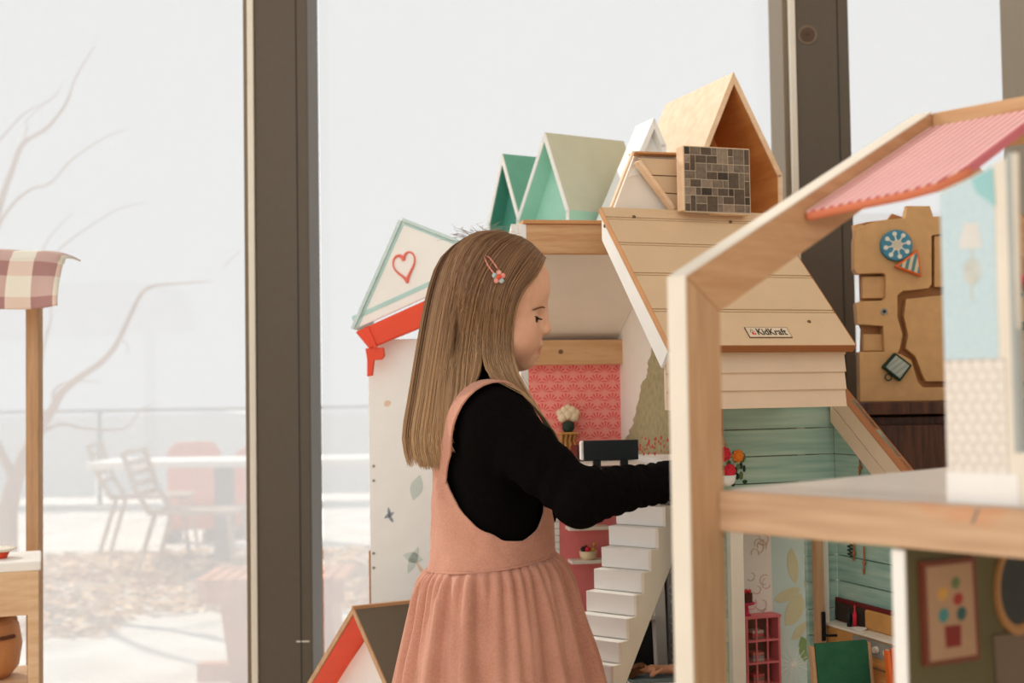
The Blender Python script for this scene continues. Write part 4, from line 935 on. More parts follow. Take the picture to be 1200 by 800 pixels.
# ---------- puzzle board on dark cabinet
def side_cabinet():
    a = P(1003, 471, 2.32); c = thing('side_cabinet', 'dark brown wooden cabinet under the fibreboard puzzle board', 'cabinet', (a.x, 2.25, 0))
    h = a.z; W = 0.75
    box('top', M['dark_wood'], c, -0.005, W, -0.01, 0.4, h - 0.022, h, 0.002)
    box('carcass', M['dark_wood'], c, 0.008, W, 0.02, 0.4, 0.05, h - 0.026, 0.002); box('plinth', M['dark_wood'], c, 0.02, W, 0.05, 0.4, 0, 0.05, 0)
    for k in range(2):
        d = box('door', M['dark_wood'], c, 0.014 + k * 0.36, 0.364 + k * 0.36, 0.002, 0.018, 0.06, h - 0.04, 0.003)
        MB().ball((0.33 + k * 0.08, -0.01, h - 0.2), 0.012, 12, 8).build('knob', M['steel'], d, True)
    return h
hc_ = side_cabinet()
def puzzle_board():
    Y = 2.33; o = P(1005, 470, Y); f = Frame((o.x, Y, hc_), 0); H = lambda px, py, y=0: f.hit(px, py, 1, y)
    c = thing('puzzle_board', 'brown fibreboard puzzle wall with notched edge and coloured knobs on the dark cabinet', 'puzzle board', f.o)
    k = M['kraft']
    def pl(name, pts, y0, y1, m=k, par=c, b=0.0015):
        return MB().prism([(H(x, y).x, y0, max(0.0, H(x, y).z)) for x, y in pts], (0, y1 - y0, 0)).build(name, m, par, bevel=b)
    R = 1215
    pl('back_board', [(1012, 470), (1012, 440), (1014, 385), (1012, 380), (1013, 350), (1012, 320), (1003, 262), (1020, 258), (1045, 255), (1050, 248), (1062, 252), (R, 250), (R, 475), (1012, 475)], 0.024, 0.034, M['kraft_edge'])
    pl('upper_piece', [(1001, 283), (1004, 268), (1018, 262), (1028, 259), (1061, 255), (1063, 243), (1090, 241), (1094, 254), (1115, 253), (1115, 272), (1092, 276), (1092, 333), (1088, 338), (1058, 341), (1052, 346), (1052, 372), (1058, 392), (1055, 408), (1052, 414), (1037, 414), (1036, 408), (1035, 382), (1005, 380), (1003, 356), (1008, 353), (1035, 352), (1038, 348), (1038, 322), (1034, 320), (1004, 321), (1001, 315)], 0.0, 0.022)
    pl('lower_piece', [(1007, 412), (1036, 412), (1056, 415), (1068, 422), (1076, 448), (1082, 454), (R, 452), (R, 478), (1008, 478)], 0.0, 0.022)
    pl('middle_piece', [(1063, 350), (1110, 345), (R, 342), (R, 446), (1086, 447), (1082, 440), (1074, 418), (1062, 408), (1065, 392), (1060, 370)], 0.004, 0.022)
    pl('right_piece', [(1096, 276), (R, 272), (R, 334), (1096, 336)], 0.004, 0.022)
    for (x0, y0, x1, y1) in ((1013, 323, 1040, 349), (1014, 391, 1042, 411), (1003, 262, 1014, 278), (1064, 240, 1091, 250)):
        pl('step_block', [(x0, y0), (x1, y0), (x1, y1), (x0, y1)], 0.012, 0.024)
    for (px, py) in ((1036, 365), (1193, 289), (1196, 345)):
        q = H(px, py); s = MB().lathe([(0, 0), (0.0065, 0), (0.0065, -0.002), (0, -0.002)], (q.x, 0.0, q.z), 16, 1).build('bolt', M['steel'], c)
        MB().lathe([(0, 0), (0.0035, 0), (0.0035, -0.001), (0, -0.001)], (q.x, -0.0015, q.z), 6, 1).build('bolt_socket', M['black'], s)
    # round blue knob
    q = H(1049, 288); r = 0.0285
    b = MB().lathe([(0, 0), (r, 0), (r, -0.010), (r - 0.002, -0.012), (0, -0.012)], (q.x, 0, q.z), 36, 1).build('round_knob', plain('slate_blue', (72, 136, 160), 0.6), c)
    wh = plain('knob_white', (226, 222, 208), 0.6)
    MB().lathe([(0, 0), (0.010, 0), (0.010, -0.0008), (0, -0.0008)], (q.x, -0.012, q.z), 20, 1).build('printed_centre', plain('print_beige', (206, 196, 176), 0.6), b)
    for j in range(8):
        a = 2 * math.pi * j / 8 + 0.2; ca, sa = math.cos(a), math.sin(a)
        MB().tube([(q.x + ca * 0.008, -0.0122, q.z + sa * 0.008), (q.x + ca * 0.019, -0.0122, q.z + sa * 0.019)], 0.0014, 5).build('printed_ray', wh, b)
        MB().lathe([(0, 0), (0.0042, 0), (0.0042, -0.0008), (0, -0.0008)], (q.x + ca * 0.021, -0.012, q.z + sa * 0.021), 12, 1).build('printed_dot', wh, b)
    def striped(name, pts, y0, edge_m, cols, nst, dirv):
        P_ = [Vector((H(x, y).x, 0, H(x, y).z)) for x, y in pts]; cen = sum(P_, Vector()) / len(P_)
        body = MB().prism([(v.x, y0, v.z) for v in P_], (0, -0.012, 0)).build(name, edge_m, c, bevel=0.002)
        Q = [cen + (v - cen) * 0.78 for v in P_]; d = Vector((dirv[0], 0, dirv[1])).normalized(); n = Vector((-d.z, 0, d.x))
        us = [(v - cen).dot(n) for v in Q]; lo, hi = min(us), max(us)
        def clip(poly, t, keep):
            out = []
            for i in range(len(poly)):
                a, bb = poly[i], poly[(i + 1) % len(poly)]; da, db = (a - cen).dot(n) - t, (bb - cen).dot(n) - t
                if da * keep >= 0: out.append(a)
                if da * db < 0: out.append(a + (bb - a) * (da / (da - db)))
            return out
        for i in range(nst):
            t0, t1 = lerp(lo, hi, i / nst), lerp(lo, hi, (i + 1) / nst); pg = clip(clip(Q, t0, 1), t1, -1)
            if len(pg) >= 3: MB().prism([(v.x, y0 - 0.012, v.z) for v in pg], (0, -0.0008, 0)).build('printed_stripe', cols[i % 2], body)
    striped('triangle_knob', [(1046, 313), (1073, 293), (1078, 325)], -0.002, M['orange'], (plain('stripe_teal', (92, 130, 132), 0.6), plain('stripe_cream', (214, 196, 164), 0.6)), 7, (0.25, 1))
    striped('square_knob', [(1032, 430), (1047, 413), (1067, 428), (1053, 447)], 0, M['leaf_d'], (plain('stripe_grey', (150, 160, 150), 0.6), plain('stripe_grey2', (174, 176, 164), 0.6)), 8, (0.8, 0.6))
    q = H(1040, 442); MB().tube([(q.x + 0.006 * math.cos(a * 0.6), -0.006, q.z + 0.006 * math.sin(a * 0.6)) for a in range(11)], 0.0012, 6).build('wire_loop', M['leaf_d'], c)
    q = H(1197, 327); MB().ball((q.x, -0.008, q.z), 0.013, 14, 9).build('red_bead', M['rose'], c, True)
    for py in (318, 382): q = H(1196, py); box('peg', M['black'], c, q.x - 0.012, q.x + 0.02, -0.006, 0.0, q.z - 0.008, q.z + 0.008, 0.002)
puzzle_board()

# ---------- open dollhouse in the foreground
def front_house():
    yaw = math.atan2(-0.745, 0.667); f = Frame((0.127, 0.9, 0), yaw); H = f.hit
    c = thing('open_dollhouse', 'open wooden dollhouse frame with pink ribbed roof and a pine edged shelf', 'dollhouse', f.o, yaw)
    bw = 0.037; t = 0.017
    zk = H(783, 326, 0, -t).z; yk = H(783, 326, 0, -t).y
    # shift so that the post starts at local y = yk
    ap = H(1072, 136, 0, -t); ya, za = ap.y, ap.z
    d = Vector((0, ya - yk, za - zk)).normalized(); n = Vector((0, d.z, -d.y))
    zk2 = zk - 0.022; k2 = lambda y: zk + (y - yk) * d.z / d.y
    plate_x('post', M['pine_z'], c, [(yk, 0), (yk + bw, 0), (yk + bw, k2(yk + bw) - bw * 1.12), (yk, zk)], -t, 0, 0.0015)
    plate_x('gable_beam', M['pine_y'], c, [(yk, zk), (yk + bw, k2(yk + bw) - bw * 1.12), (ya, za - bw * 1.12), (ya, za)], -t, 0, 0.0015)
    # outer side painted pale, standing for window light on the wood edge
    plate_x('lit_edge', M['offwhite'], c, [(yk - 0.0012, 0), (yk, 0), (yk, zk), (ya, za), (ya, za + 0.0014), (yk - 0.0012, zk + 0.0008)], -t, -0.0005, 0)
    # second slope of the same gable and rear post
    yo = 2 * ya - yk
    plate_x('gable_beam', M['pine_y'], c, [(ya, za), (ya, za - bw * 1.12), (yo - bw, k2(yk + bw) - bw * 1.12), (yo, zk)], -t, 0, 0.0015)
    plate_x('post', M['pine_z'], c, [(yo, 0), (yo - bw, 0), (yo - bw, k2(yk + bw) - bw * 1.12), (yo, zk)], -t, 0, 0.0015)
    Lx = 0.62
    MB().prism([(0.0, ya, za), (0.0, ya + 0.030, za - 0.015), (0, ya + 0.03, za - 0.035), (0.0, ya - 0.002, za - 0.026)], (Lx, 0, 0)).build('ridge_beam', M['pine_x'], c, bevel=0.001)
    # pink ribbed roof panel below the slope
    drop = 0.017
    def sl_(y): return k2(y) - drop
    def onroof(px, py):
        dr = ray(px, py); dr = Vector([dr.dot(a) for a in f.ax]); o_ = f.loc(CAM); nr = Vector((0, -d.z, d.y)); q0 = Vector((0, yk, zk - drop))
        return o_ + dr * ((q0 - o_).dot(nr) / dr.dot(nr))
    ev = [onroof(*q) for q in ((936, 257), (1000, 244), (1060, 232), (1100, 221), (1150, 196), (1200, 160), (1230, 132))]
    ev = [Vector((0.0, ev[0].y, 0))] + [q for q in ev if q.x > 0.001]
    def ystart(x):
        for i in range(len(ev) - 1):
            if ev[i].x <= x <= ev[i + 1].x: return lerp(ev[i].y, ev[i + 1].y, (x - ev[i].x) / (ev[i + 1].x - ev[i].x))
        return ev[-1].y
    Lr = min(Lx, ev[-1].x)
    rm = plain('pink_print', (206, 112, 122), 0.5, 0.03); pk = plain('pale_pink', (244, 206, 198), 0.5, 0.03)
    n_rib = 30; xs = [0.001 + (Lr - 0.001) * i / n_rib for i in range(n_rib + 1)]
    deck = bpy.data.objects.new('roof_panel', None); link(deck, c)
    yt = ya - 0.003
    for i in range(n_rib):
        x0, x1 = xs[i], xs[i + 1]; a, b = min(ystart(x0), yt - .001), min(ystart(x1), yt - .001)
        MB().prism([(x0, a, sl_(a)), (x1, b, sl_(b)), (x1, yt, sl_(yt)), (x0, yt, sl_(yt))], (0, -0.003, 0.005)).build('roof_rib', rm if i % 2 else pk, deck)
        if i % 2: MB().prism([(x0, a + .002, sl_(a + .002)), (x1, b + .002, sl_(b + .002)), (x1, yt, sl_(yt)), (x0, yt, sl_(yt))], (0, 0.0006, -0.001)).build('roof_rib', rm, deck)
    ed = MB(); pth = [(x, ystart(x) - 0.001, sl_(ystart(x)) + 0.001) for x in xs]
    ed.tube(pth, 0.0034, 8); ed.build('panel_edge', plain('orange_edge', (222, 128, 92), 0.6), deck, True)
    # shelf
    ysf = yk + 0.030
    zs = H(842, 574, 1, ysf).z; zb = H(842, 622, 1, ysf).z
    sh = MB().box(0.0, Lx, ysf + 0.014, yo - 0.02, zs - 0.028, zs).build('shelf_board', plain('shelf_grey_white', (206, 202, 196), 0.28, 0.03, 8, 0.5), c, bevel=0.001)
    t2 = NT('scuffed_pine'); n1 = t2.noise(9, (1, 8, 14), 5); n2 = t2.noise(16, (1, 1, 2), 2)
    bc = t2.mix(t2.ramp(n1, 0.36, 0.64), lin((190, 152, 118)), lin((210, 174, 140))); bc = t2.mix(t2.math('MULTIPLY', t2.ramp(n2, 0.62, 0.70), 0.45), bc, lin((214, 140, 98)))
    eb = MB().box(0.0, Lx, ysf, ysf + 0.014, zb, zs - 0.0008).build('shelf_edge', t2.done(bc, 0.5), c, bevel=0.001)
    q = H(1143, 605, 1, ysf); MB().tube([(q.x - 0.002, ysf - 0.0004, q.z - 0.004), (q.x + 0.002, ysf - 0.0004, q.z + 0.005)], 0.0008, 5).build('pencil_mark', M['steel'], eb)
    # upper wall panel with printed sconce, window opening to the right
    yp = ysf + 0.016; xa = H(1107, 440, 1, yp).x; xw0 = H(1190, 440, 1, yp).x; zw = H(1195, 530, 1, yp).z; xz = 0.5; zm = H(1135, 421, 1, yp).z; ztop = lambda y: sl_(y) - 0.004
    zT = H(1130, 180, 1, yp).z
    pq = lambda px, py: (H(px, py, 1, yp).x, H(px, py, 1, yp).z)
    wp = plate_y('wall_panel', M['offwhite'], c, [(xa, zs), (xz, zs), (xz, zw), (xw0, zw), pq(1189, 178), pq(1165, 192), pq(1135, 209), (xa, pq(1103, 224)[1])], yp, yp + 0.006, 0.0005)
    t = NT('blue_paper'); nz = t.noise(600); 
    xq = H(1170, 400, 1, yp).x
    plate_y('blue_paper', t.done(t.mix(t.ramp(nz, 0.4, 0.6), lin((192, 216, 224)), lin((208, 226, 232))), 0.5), wp, [(xa + 0.0005, zm), (xq, zm), (xq, pq(1166, 194)[1]), pq(1135, 211), (xa + 0.0005, pq(1103, 226)[1])], yp - 0.0006, yp, 0)
    u0, u1 = H(1148, 262, 1, yp), H(1170, 215, 1, yp)
    plate_y('teal_corner', plain('teal_paper', (156, 206, 208), 0.5), wp, [pq(1139, 210), pq(1145, 226), pq(1167, 242), (xq, pq(1166, 196)[1])], yp - 0.0009, yp - 0.0006, 0)
    # sconce print
    def pp(px, py): h = H(px, py, 1, yp - 0.0008); return (h.x, h.z)
    plate_y('printed_shade', plain('shade_cream', (226, 224, 218), 0.6), wp, [pp(1123, 291), pp(1151, 290), pp(1146, 261), pp(1130, 261)], yp - 0.0009, yp - 0.0005, 0)
    tp = plain('taupe_print', (204, 206, 198), 0.6, 0.12, 120)
    a = pp(1139, 318); MB().ball((a[0], yp - 0.0007, a[1]), (0.0058, 0.0003, 0.0085), 18, 6).build('printed_sconce', tp, wp)
    plate_y('printed_rod', tp, wp, [pp(1138, 291), pp(1140, 291), pp(1140, 352), pp(1138, 352)], yp - 0.0009, yp - 0.0005, 0)
    # hexagon tiles, each a shallow piece
    r = (pp(1130, 440)[0] - pp(1117, 440)[0]) / math.sqrt(3) * 0.98; hw = r * math.sqrt(3); row = 0
    tl = MB(); tm = plain('hex_tile', (238, 230, 220), 0.4, 0.02); zc = zm - r * 1.0
    box('tile_grout', plain('tile_grout', (206, 192, 178), 0.7), wp, xa + 0.0005, xw0 - 0.006, yp - 0.0004, yp, pp(1120, 553)[1], zm, 0)
    hexm = None
    while zc > pp(1120, 550)[1]:
        x = xa + hw * (0.5 if row % 2 else 0.05)
        while x < xw0 - 0.006:
            pts = [(min(max(r * 0.93 * math.cos(RAD(30 + 60 * k)) + x, xa + 0.0006), xw0 - 0.0062), min(zm - 0.0002, zc + r * 0.93 * math.sin(RAD(30 + 60 * k)))) for k in range(6)]
            plate_y('tile', tm, wp, pts, yp - 0.0009, yp - 0.0004, 0)
            x += hw
        zc -= r * 1.5; row += 1
    box('tile_skirting', M['white'], wp, xa, xw0, yp - 0.0012, yp, zs, pp(1120, 553)[1], 0)
    MB().box(xw0 - 0.0015, xw0 + 0.0015, yp - 0.001, yp + 0.008, zw, pq(1189, 178)[1]).build('window_edge', plain('edge_grey', (176, 180, 176), 0.5), wp)
    # lower divider with framed prints, running back from the front edge
    xd = H(1060, 700, 1, ysf + 0.004).x
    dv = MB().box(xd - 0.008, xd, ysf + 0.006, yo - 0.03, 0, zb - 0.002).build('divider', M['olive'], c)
    box('divider_edge', M['white'], dv, xd - 0.0085, xd + 0.0003, ysf + 0.004, ysf + 0.006, 0, zb - 0.002, 0)
    def dd(px, py): h = H(px, py, 0, xd + 0.0005); return (h.y, h.z)
    def quad(name, m, pts, x0, x1, par): return plate_x(name, m, par, [dd(*p) for p in pts], x0, x1, 0)
    fr = quad('picture_frame', plain('frame_brown', (112, 50, 30), 0.5), [(1076, 658), (1139, 652), (1145, 772), (1081, 780)], xd, xd + 0.003, dv)
    quad('picture_paper', plain('paper_tan', (170, 134, 104), 0.6), [(1081, 664), (1134, 658), (1140, 766), (1086, 774)], xd + 0.003, xd + 0.0034, dv)
    def blob(px, py, rx, ry, m, nm='printed_leaf'):
        y, z = dd(px, py); s = 0.9 / 1500
        MB().ball((xd + 0.0035, y, z), (0.0003, rx * s * 1.4, ry * s), 14, 5).build(nm, m, dv)
    blob(1115, 682, 7, 7, plain('p_green', (96, 112, 70), 0.6)); blob(1100, 695, 8, 7, plain('p_gold', (196, 146, 70), 0.6)); blob(1118, 701, 8, 7, plain('p_red', (150, 46, 40), 0.6)); blob(1101, 720, 8, 8, plain('p_teal', (66, 128, 124), 0.6)); blob(1122, 718, 8, 8, plain('p_dteal', (46, 84, 80), 0.6))
    quad('printed_pot', plain('p_pot', (122, 30, 26), 0.6), [(1102, 733), (1121, 731), (1121, 756), (1104, 758)], xd + 0.0034, xd + 0.0038, dv)
    y, z = dd(1193, 686)
    MB().lathe([(0.0, 0.001), (0.026, 0.001), (0.030, 0.003), (0.034, 0.003), (0.034, 0), (0, 0)], (xd, y, z), 36, 0).build('round_frame', plain('frame_gold', (168, 120, 72), 0.5), dv)
    MB().lathe([(0, 0.0015), (0.0275, 0.0015), (0.0275, 0.001), (0, 0.001)], (xd, y, z), 36, 0).build('dark_disc', plain('disc_dark', (26, 34, 34), 0.5), dv)
    quad('picture_frame', plain('frame_grey', (110, 92, 76), 0.6), [(1163, 744), (1215, 738), (1215, 830), (1170, 836)], xd, xd + 0.002, dv)
    box('base_board', M['offwhite'], c, 0.0, Lx, ysf + 0.012, yo - 0.02, 0.0, 0.02, 0.001)
    # distant siding wall of the same house
    box('rear_siding', M['offwhite'], c, xw0 + 0.03, Lx, yo - 0.036, yo - 0.03, zs, zk, 0.0005)
front_house()

# ---------- play stall at the left with cloth, table, basket
def play_stall():
    Y = 2.56; a = P(36, 660, Y); c = thing('play_stall', 'wooden play stall post with crossbar standing behind the little table', 'play stall', (a.x, Y, 0))
    zt = P(40, 318, Y).z
    w1 = P(30, 500, Y).x - a.x; w2 = P(45, 500, Y).x - a.x
    MB().box(w1, w2, 0, 0.026, 0, zt).build('post', M['pine_z'], c, bevel=0.001)
    MB().box(w1 - 0.5, w2 - 0.5, 0, 0.026, 0, zt).build('post', M['pine_z'], c, bevel=0.001)
    box('crossbar', M['pine_x'], c, w1 - 0.5, w2 + 0.02, 0.0, 0.026, zt, zt + 0.025, 0.001)
    box('crossbar', M['pine_x'], c, w1 - 0.5, w2 + 0.02, -0.07, -0.045, zt - 0.02, zt + 0.0, 0.001)
    box('arm', M['pine_y'], c, w1, w2, -0.07, 0.0, zt - 0.045, zt - 0.022, 0.001)
    # cloth
    t = NT('checked_cloth'); tc = t.new('ShaderNodeTexCoord'); sp = t.new('ShaderNodeSeparateXYZ'); at = t.new('ShaderNodeAttribute', attribute_name='cloth_uv'); t.t.links.new(at.outputs['Vector'], sp.inputs[0])
    u = t.math('LESS_THAN', t.math('FRACT', t.math('MULTIPLY', sp.outputs[0], 3.0)), 0.5); v = t.math('LESS_THAN', t.math('FRACT', t.math('ADD', t.math('MULTIPLY', sp.outputs[1], 2.2), 0.12)), 0.42)
    a_, b_ = lin((240, 234, 220)), lin((208, 176, 168)); d_ = lin((176, 134, 130)); e_ = lin((232, 208, 194))
    colr = t.mix(u, t.mix(v, a_, e_), t.mix(v, b_, d_)); nz = t.noise(300)
    cm = t.done(colr, 0.9, 0.1, nz, 0.2)
    nu, nv = 40, 30; vs = []; uv = []
    xr = P(70, 330, Y - 0.08).x - a.x; xl = xr - 0.62
    zT = P(40, 300, Y).z + 0.004; zB = P(40, 365, Y - 0.09).z
    for j in range(nv + 1):
        s = j / nv
        for i in range(nu + 1):
            q = i / nu; x = lerp(xl, xr, q)
            if s < 0.35: y = lerp(0.04, -0.06, s / 0.35); z = zT - 0.012 * (s / 0.35) ** 2 - 0.01 * (abs(y) > 0.05)
            else:
                k = (s - 0.35) / 0.65; y = -0.06 - 0.045 * math.sin(k * 1.5); z = lerp(zT - 0.02, zB, k)
            wv = math.sin(q * 23) * 0.008 + math.sin(q * 41 + 1) * 0.004
            y += wv * max(0, s - 0.3) * 1.4; z += -0.02 * (1 - q) * s + math.sin(q * 17 + 2) * 0.003
            z -= 0.022 * max(0, (q - 0.9) / 0.1) ** 2 * (1 - s); x += 0.012 * max(0, s - 0.3) * q
            vs.append((x, y, z)); uv.append((q * 2.2, s, 0))
    fs = [(j * (nu + 1) + i, j * (nu + 1) + i + 1, (j + 1) * (nu + 1) + i + 1, (j + 1) * (nu + 1) + i) for j in range(nv) for i in range(nu)]
    me = bpy.data.meshes.new('checked_cloth'); me.from_pydata(vs, [], fs); me.shade_smooth(); me.materials.append(cm)
    atr = me.attributes.new('cloth_uv', 'FLOAT_VECTOR', 'POINT'); atr.data.foreach_set('vector', np.array(uv, dtype=np.float32).ravel())
    o = link(bpy.data.objects.new('checked_cloth', me)); o.location = (a.x, Y, 0.009); m = o.modifiers.new('thick', 'SOLIDIFY'); m.thickness = 0.003
    tag(o, 'mauve and cream checked cloth draped over the play stall crossbar', 'cloth')
play_stall()
M['birch'] = wood('birch', (216, 176, 134), (236, 202, 164), (1, 8, 8), 8)
def small_table():
    Y = 2.30; a = P(48, 657, Y); c = thing('side_table', 'small light wood table with white top and lower shelf beside the window', 'table', (a.x, Y, 0), RAD(20)); h = a.z; ft = Frame((a.x, Y, 0), RAD(20))
    W = 0.6; D_ = 0.17
    box('table_top', M['white'], c, -W, 0.0, 0.0, D_, h - 0.017, h, 0.003)
    za = P(40, 720, Y).z
    box('apron', M['birch'], c, -W + 0.005, -0.006, 0.004, 0.018, za, h - 0.017, 0.001); box('apron', M['birch'], c, -W + 0.005, -0.006, D_ - 0.016, D_ - 0.004, za, h - 0.017, 0.001)
    for x in (-0.022, -W + 0.004):
        for y in (0.003, D_ - 0.022): MB().box(x, x + 0.018, y, y + 0.018, 0, h - 0.018).build('leg', M['birch'], c, bevel=0.001)
    zsf = P(15, 800, Y).z; box('lower_shelf', M['birch'], c, -W + 0.02, -0.024, 0.0, D_, zsf - 0.012, zsf, 0.001)
    b = P(-14, 770, Y + 0.08); bs = thing('toy_basket', 'tan leather look basket with slotted rim on the lower shelf of table', 'basket', in_frame(ft, (-0.100, 0.085, zsf)))
    lea = plain('tan_leather', (196, 134, 84), 0.5, 0.1, 30)
    MB().lathe([(0, 0.002), (0.045, 0), (0.062, 0.02), (0.068, 0.06), (0.062, 0.095), (0.052, 0.108), (0.046, 0.104), (0.052, 0.06), (0.045, 0.01), (0, 0.008)], (0, 0, 0), 36).build('basket_body', lea, bs, True)
    MB().tube([(0.056 * math.cos(q), 0.056 * math.sin(q), 0.102) for q in [k * 2 * math.pi / 30 for k in range(31)]], 0.004, 7).build('rim', plain('leather_rim', (176, 116, 70), 0.5), bs, True)
    MB().tube([(0.0675 * math.cos(q), 0.0675 * math.sin(q), 0.078) for k, q in enumerate([RAD(-58 + 6 * k) for k in range(8)])], 0.0036, 7).build('handle_slot', plain('slot_dark', (92, 52, 30), 0.7), bs, True)
    p = P(2, 645, Y + 0.05); pt = thing('toy_plate', 'cream rimmed plate over a red bowl on the white table top', 'plate', in_frame(ft, (-0.075, 0.08, h)))
    MB().lathe([(0, 0), (0.016, 0), (0.022, 0.012), (0, 0.012)], (0, 0, 0), 24).build('bowl', M['red'], pt, True)
    MB().lathe([(0, 0.012), (0.024, 0.012), (0.034, 0.016), (0.034, 0.0185), (0.022, 0.0155), (0, 0.0145)], (0, 0, 0), 30).build('plate', M['offwhite'], pt, True)
small_table()
# ================================================================== THE GIRL
GY = 1.70
_r = P(577, 700, GY); GR = np.array([_r.x, GY, 0.0])
def g(px, py, dy=0.0):
    p = P(px, py, GY + dy); return np.array([p.x, p.y, p.z]) - GR
def smin(a, b, k):
    h = np.clip(0.5 + 0.5 * (b - a) / k, 0, 1); return b * (1 - h) + a * h - k * h * (1 - h)
class Field:
    """smooth union of simple solids; evaluates on point arrays"""
    def __init__(s): s.ops = []
    def rc(s, a, b, ra, rb, k=0.015): s.ops.append(('c', np.array(a, float), np.array(b, float), ra, rb, k, 1)); return s
    def el(s, c, r, k=0.015, R=None, sub=False): s.ops.append(('e', np.array(c, float), np.array(r, float), R, None, k, -1 if sub else 1)); return s
    def lid(s, c, r, nrm, off, k=0.003): s.ops.append(('l', np.array(c, float), r, np.array(nrm, float), off, k, 1)); return s
    def bounds(s, o):
        if o[0] == 'c': m = max(o[3], o[4]); return np.minimum(o[1], o[2]) - m, np.maximum(o[1], o[2]) + m
        if o[0] == 'e': m = o[2].max(); return o[1] - m, o[1] + m
        return o[1] - o[2], o[1] + o[2]
    @staticmethod
    def dist(o, X, Y, Z):
        if o[0] == 'c':
            a, b, ra, rb = o[1], o[2], o[3], o[4]; ab = b - a; L2 = ab.dot(ab)
            t = np.clip(((X - a[0]) * ab[0] + (Y - a[1]) * ab[1] + (Z - a[2]) * ab[2]) / L2, 0, 1)
            return np.sqrt((X - a[0] - t * ab[0]) ** 2 + (Y - a[1] - t * ab[1]) ** 2 + (Z - a[2] - t * ab[2]) ** 2) - (ra + (rb - ra) * t)
        if o[0] == 'e':
            c, r, R = o[1], o[2], o[3]; x, y, z = X - c[0], Y - c[1], Z - c[2]
            if R is not None: x, y, z = (R[0][0] * x + R[0][1] * y + R[0][2] * z, R[1][0] * x + R[1][1] * y + R[1][2] * z, R[2][0] * x + R[2][1] * y + R[2][2] * z)
            k0 = np.sqrt((x / r[0]) ** 2 + (y / r[1]) ** 2 + (z / r[2]) ** 2); k1 = np.sqrt((x / r[0] ** 2) ** 2 + (y / r[1] ** 2) ** 2 + (z / r[2] ** 2) ** 2) + 1e-6
            return k0 * (k0 - 1) / k1
        c, r, n, off = o[1], o[2], o[3], o[4]
        x, y, z = X - c[0], Y - c[1], Z - c[2]
        return np.maximum(np.sqrt(x * x + y * y + z * z) - r, off - (x * n[0] + y * n[1] + z * n[2]))
    def at(s, p):
        p = np.asarray(p, float); X, Y, Z = p[..., 0], p[..., 1], p[..., 2]; F = np.full(X.shape, 1.0)
        for o in s.ops:
            d = s.dist(o, X, Y, Z); F = smin(F, d, o[5]) if o[6] > 0 else -smin(-F, d, o[5])
        return F
    def grid(s, xs, ys, zs):
        F = np.full((len(xs), len(ys), len(zs)), 0.2, np.float32)
        for o in s.ops:
            lo, hi = s.bounds(o); m = 0.045
            i0, i1 = np.searchsorted(xs, lo[0] - m), np.searchsorted(xs, hi[0] + m); j0, j1 = np.searchsorted(ys, lo[1] - m), np.searchsorted(ys, hi[1] + m); k0, k1 = np.searchsorted(zs, lo[2] - m), np.searchsorted(zs, hi[2] + m)
            if i1 <= i0 or j1 <= j0 or k1 <= k0: continue
            X, Y, Z = xs[i0:i1, None, None], ys[None, j0:j1, None], zs[None, None, k0:k1]
            d = s.dist(o, X, Y, Z).astype(np.float32); S = F[i0:i1, j0:j1, k0:k1]
            F[i0:i1, j0:j1, k0:k1] = smin(S, d, o[5]) if o[6] > 0 else -smin(-S, d, o[5])
        return F
def surface_net(xs, ys, zs, F):
    ins = F < 0
    c = np.zeros(tuple(n - 1 for n in F.shape), np.int8)
    for a in (0, 1):
        for b in (0, 1):
            for d in (0, 1): c += ins[a:a + c.shape[0], b:b + c.shape[1], d:d + c.shape[2]]
    act = (c > 0) & (c < 8); idx = np.full(act.shape, -1, np.int64); I = np.argwhere(act); idx[act] = np.arange(len(I))
    pos = np.zeros((len(I), 3)); cnt = np.zeros(len(I)); ax = (xs, ys, zs)
    corners = [(a, b, d) for a in (0, 1) for b in (0, 1) for d in (0, 1)]
    for p in corners:
        for d in range(3):
            if p[d]: continue
            q = list(p); q[d] = 1
            A = F[I[:, 0] + p[0], I[:, 1] + p[1], I[:, 2] + p[2]]; B = F[I[:, 0] + q[0], I[:, 1] + q[1], I[:, 2] + q[2]]
            m = (A < 0) != (B < 0); t = np.where(m, A / np.where(m, A - B, 1), 0)
            pp = np.stack([ax[e][I[:, e] + p[e]] if e != d else ax[e][I[:, e]] + t * (ax[e][I[:, e] + 1] - ax[e][I[:, e]]) for e in range(3)], 1)
            pos += np.where(m[:, None], pp, 0); cnt += m
    pos /= cnt[:, None]; faces = []
    for d in range(3):
        e, f = (d + 1) % 3, (d + 2) % 3
        sl0 = [slice(None)] * 3; sl1 = [slice(None)] * 3; sl0[d] = slice(0, -1); sl1[d] = slice(1, None)
        E = np.argwhere(ins[tuple(sl0)] != ins[tuple(sl1)])
        ok = (E[:, e] > 0) & (E[:, f] > 0) & (E[:, e] < F.shape[e] - 1) & (E[:, f] < F.shape[f] - 1); E = E[ok]
        fl = ins[E[:, 0], E[:, 1], E[:, 2]]
        def ci(de, df):
            Q = E.copy(); Q[:, e] += de; Q[:, f] += df; return idx[Q[:, 0], Q[:, 1], Q[:, 2]]
        q = np.stack([ci(-1, -1), ci(0, -1), ci(0, 0), ci(-1, 0)], 1); q[~fl] = q[~fl][:, ::-1]; faces.append(q)
    return pos, np.concatenate(faces)
def axis(segs):
    out = [segs[0][0]]
    for a, b, st in segs:
        n = max(1, int(round((b - a) / st))); out += list(np.linspace(a, b, n + 1)[1:])
    return np.array(out)
def net_obj(name, pos, quads, mat, parent):
    me = bpy.data.meshes.new(name); me.from_pydata(pos.tolist(), [], quads.tolist()); me.shade_smooth()
    if mat: me.materials.append(mat)
    return link(bpy.data.objects.new(name, me), parent)

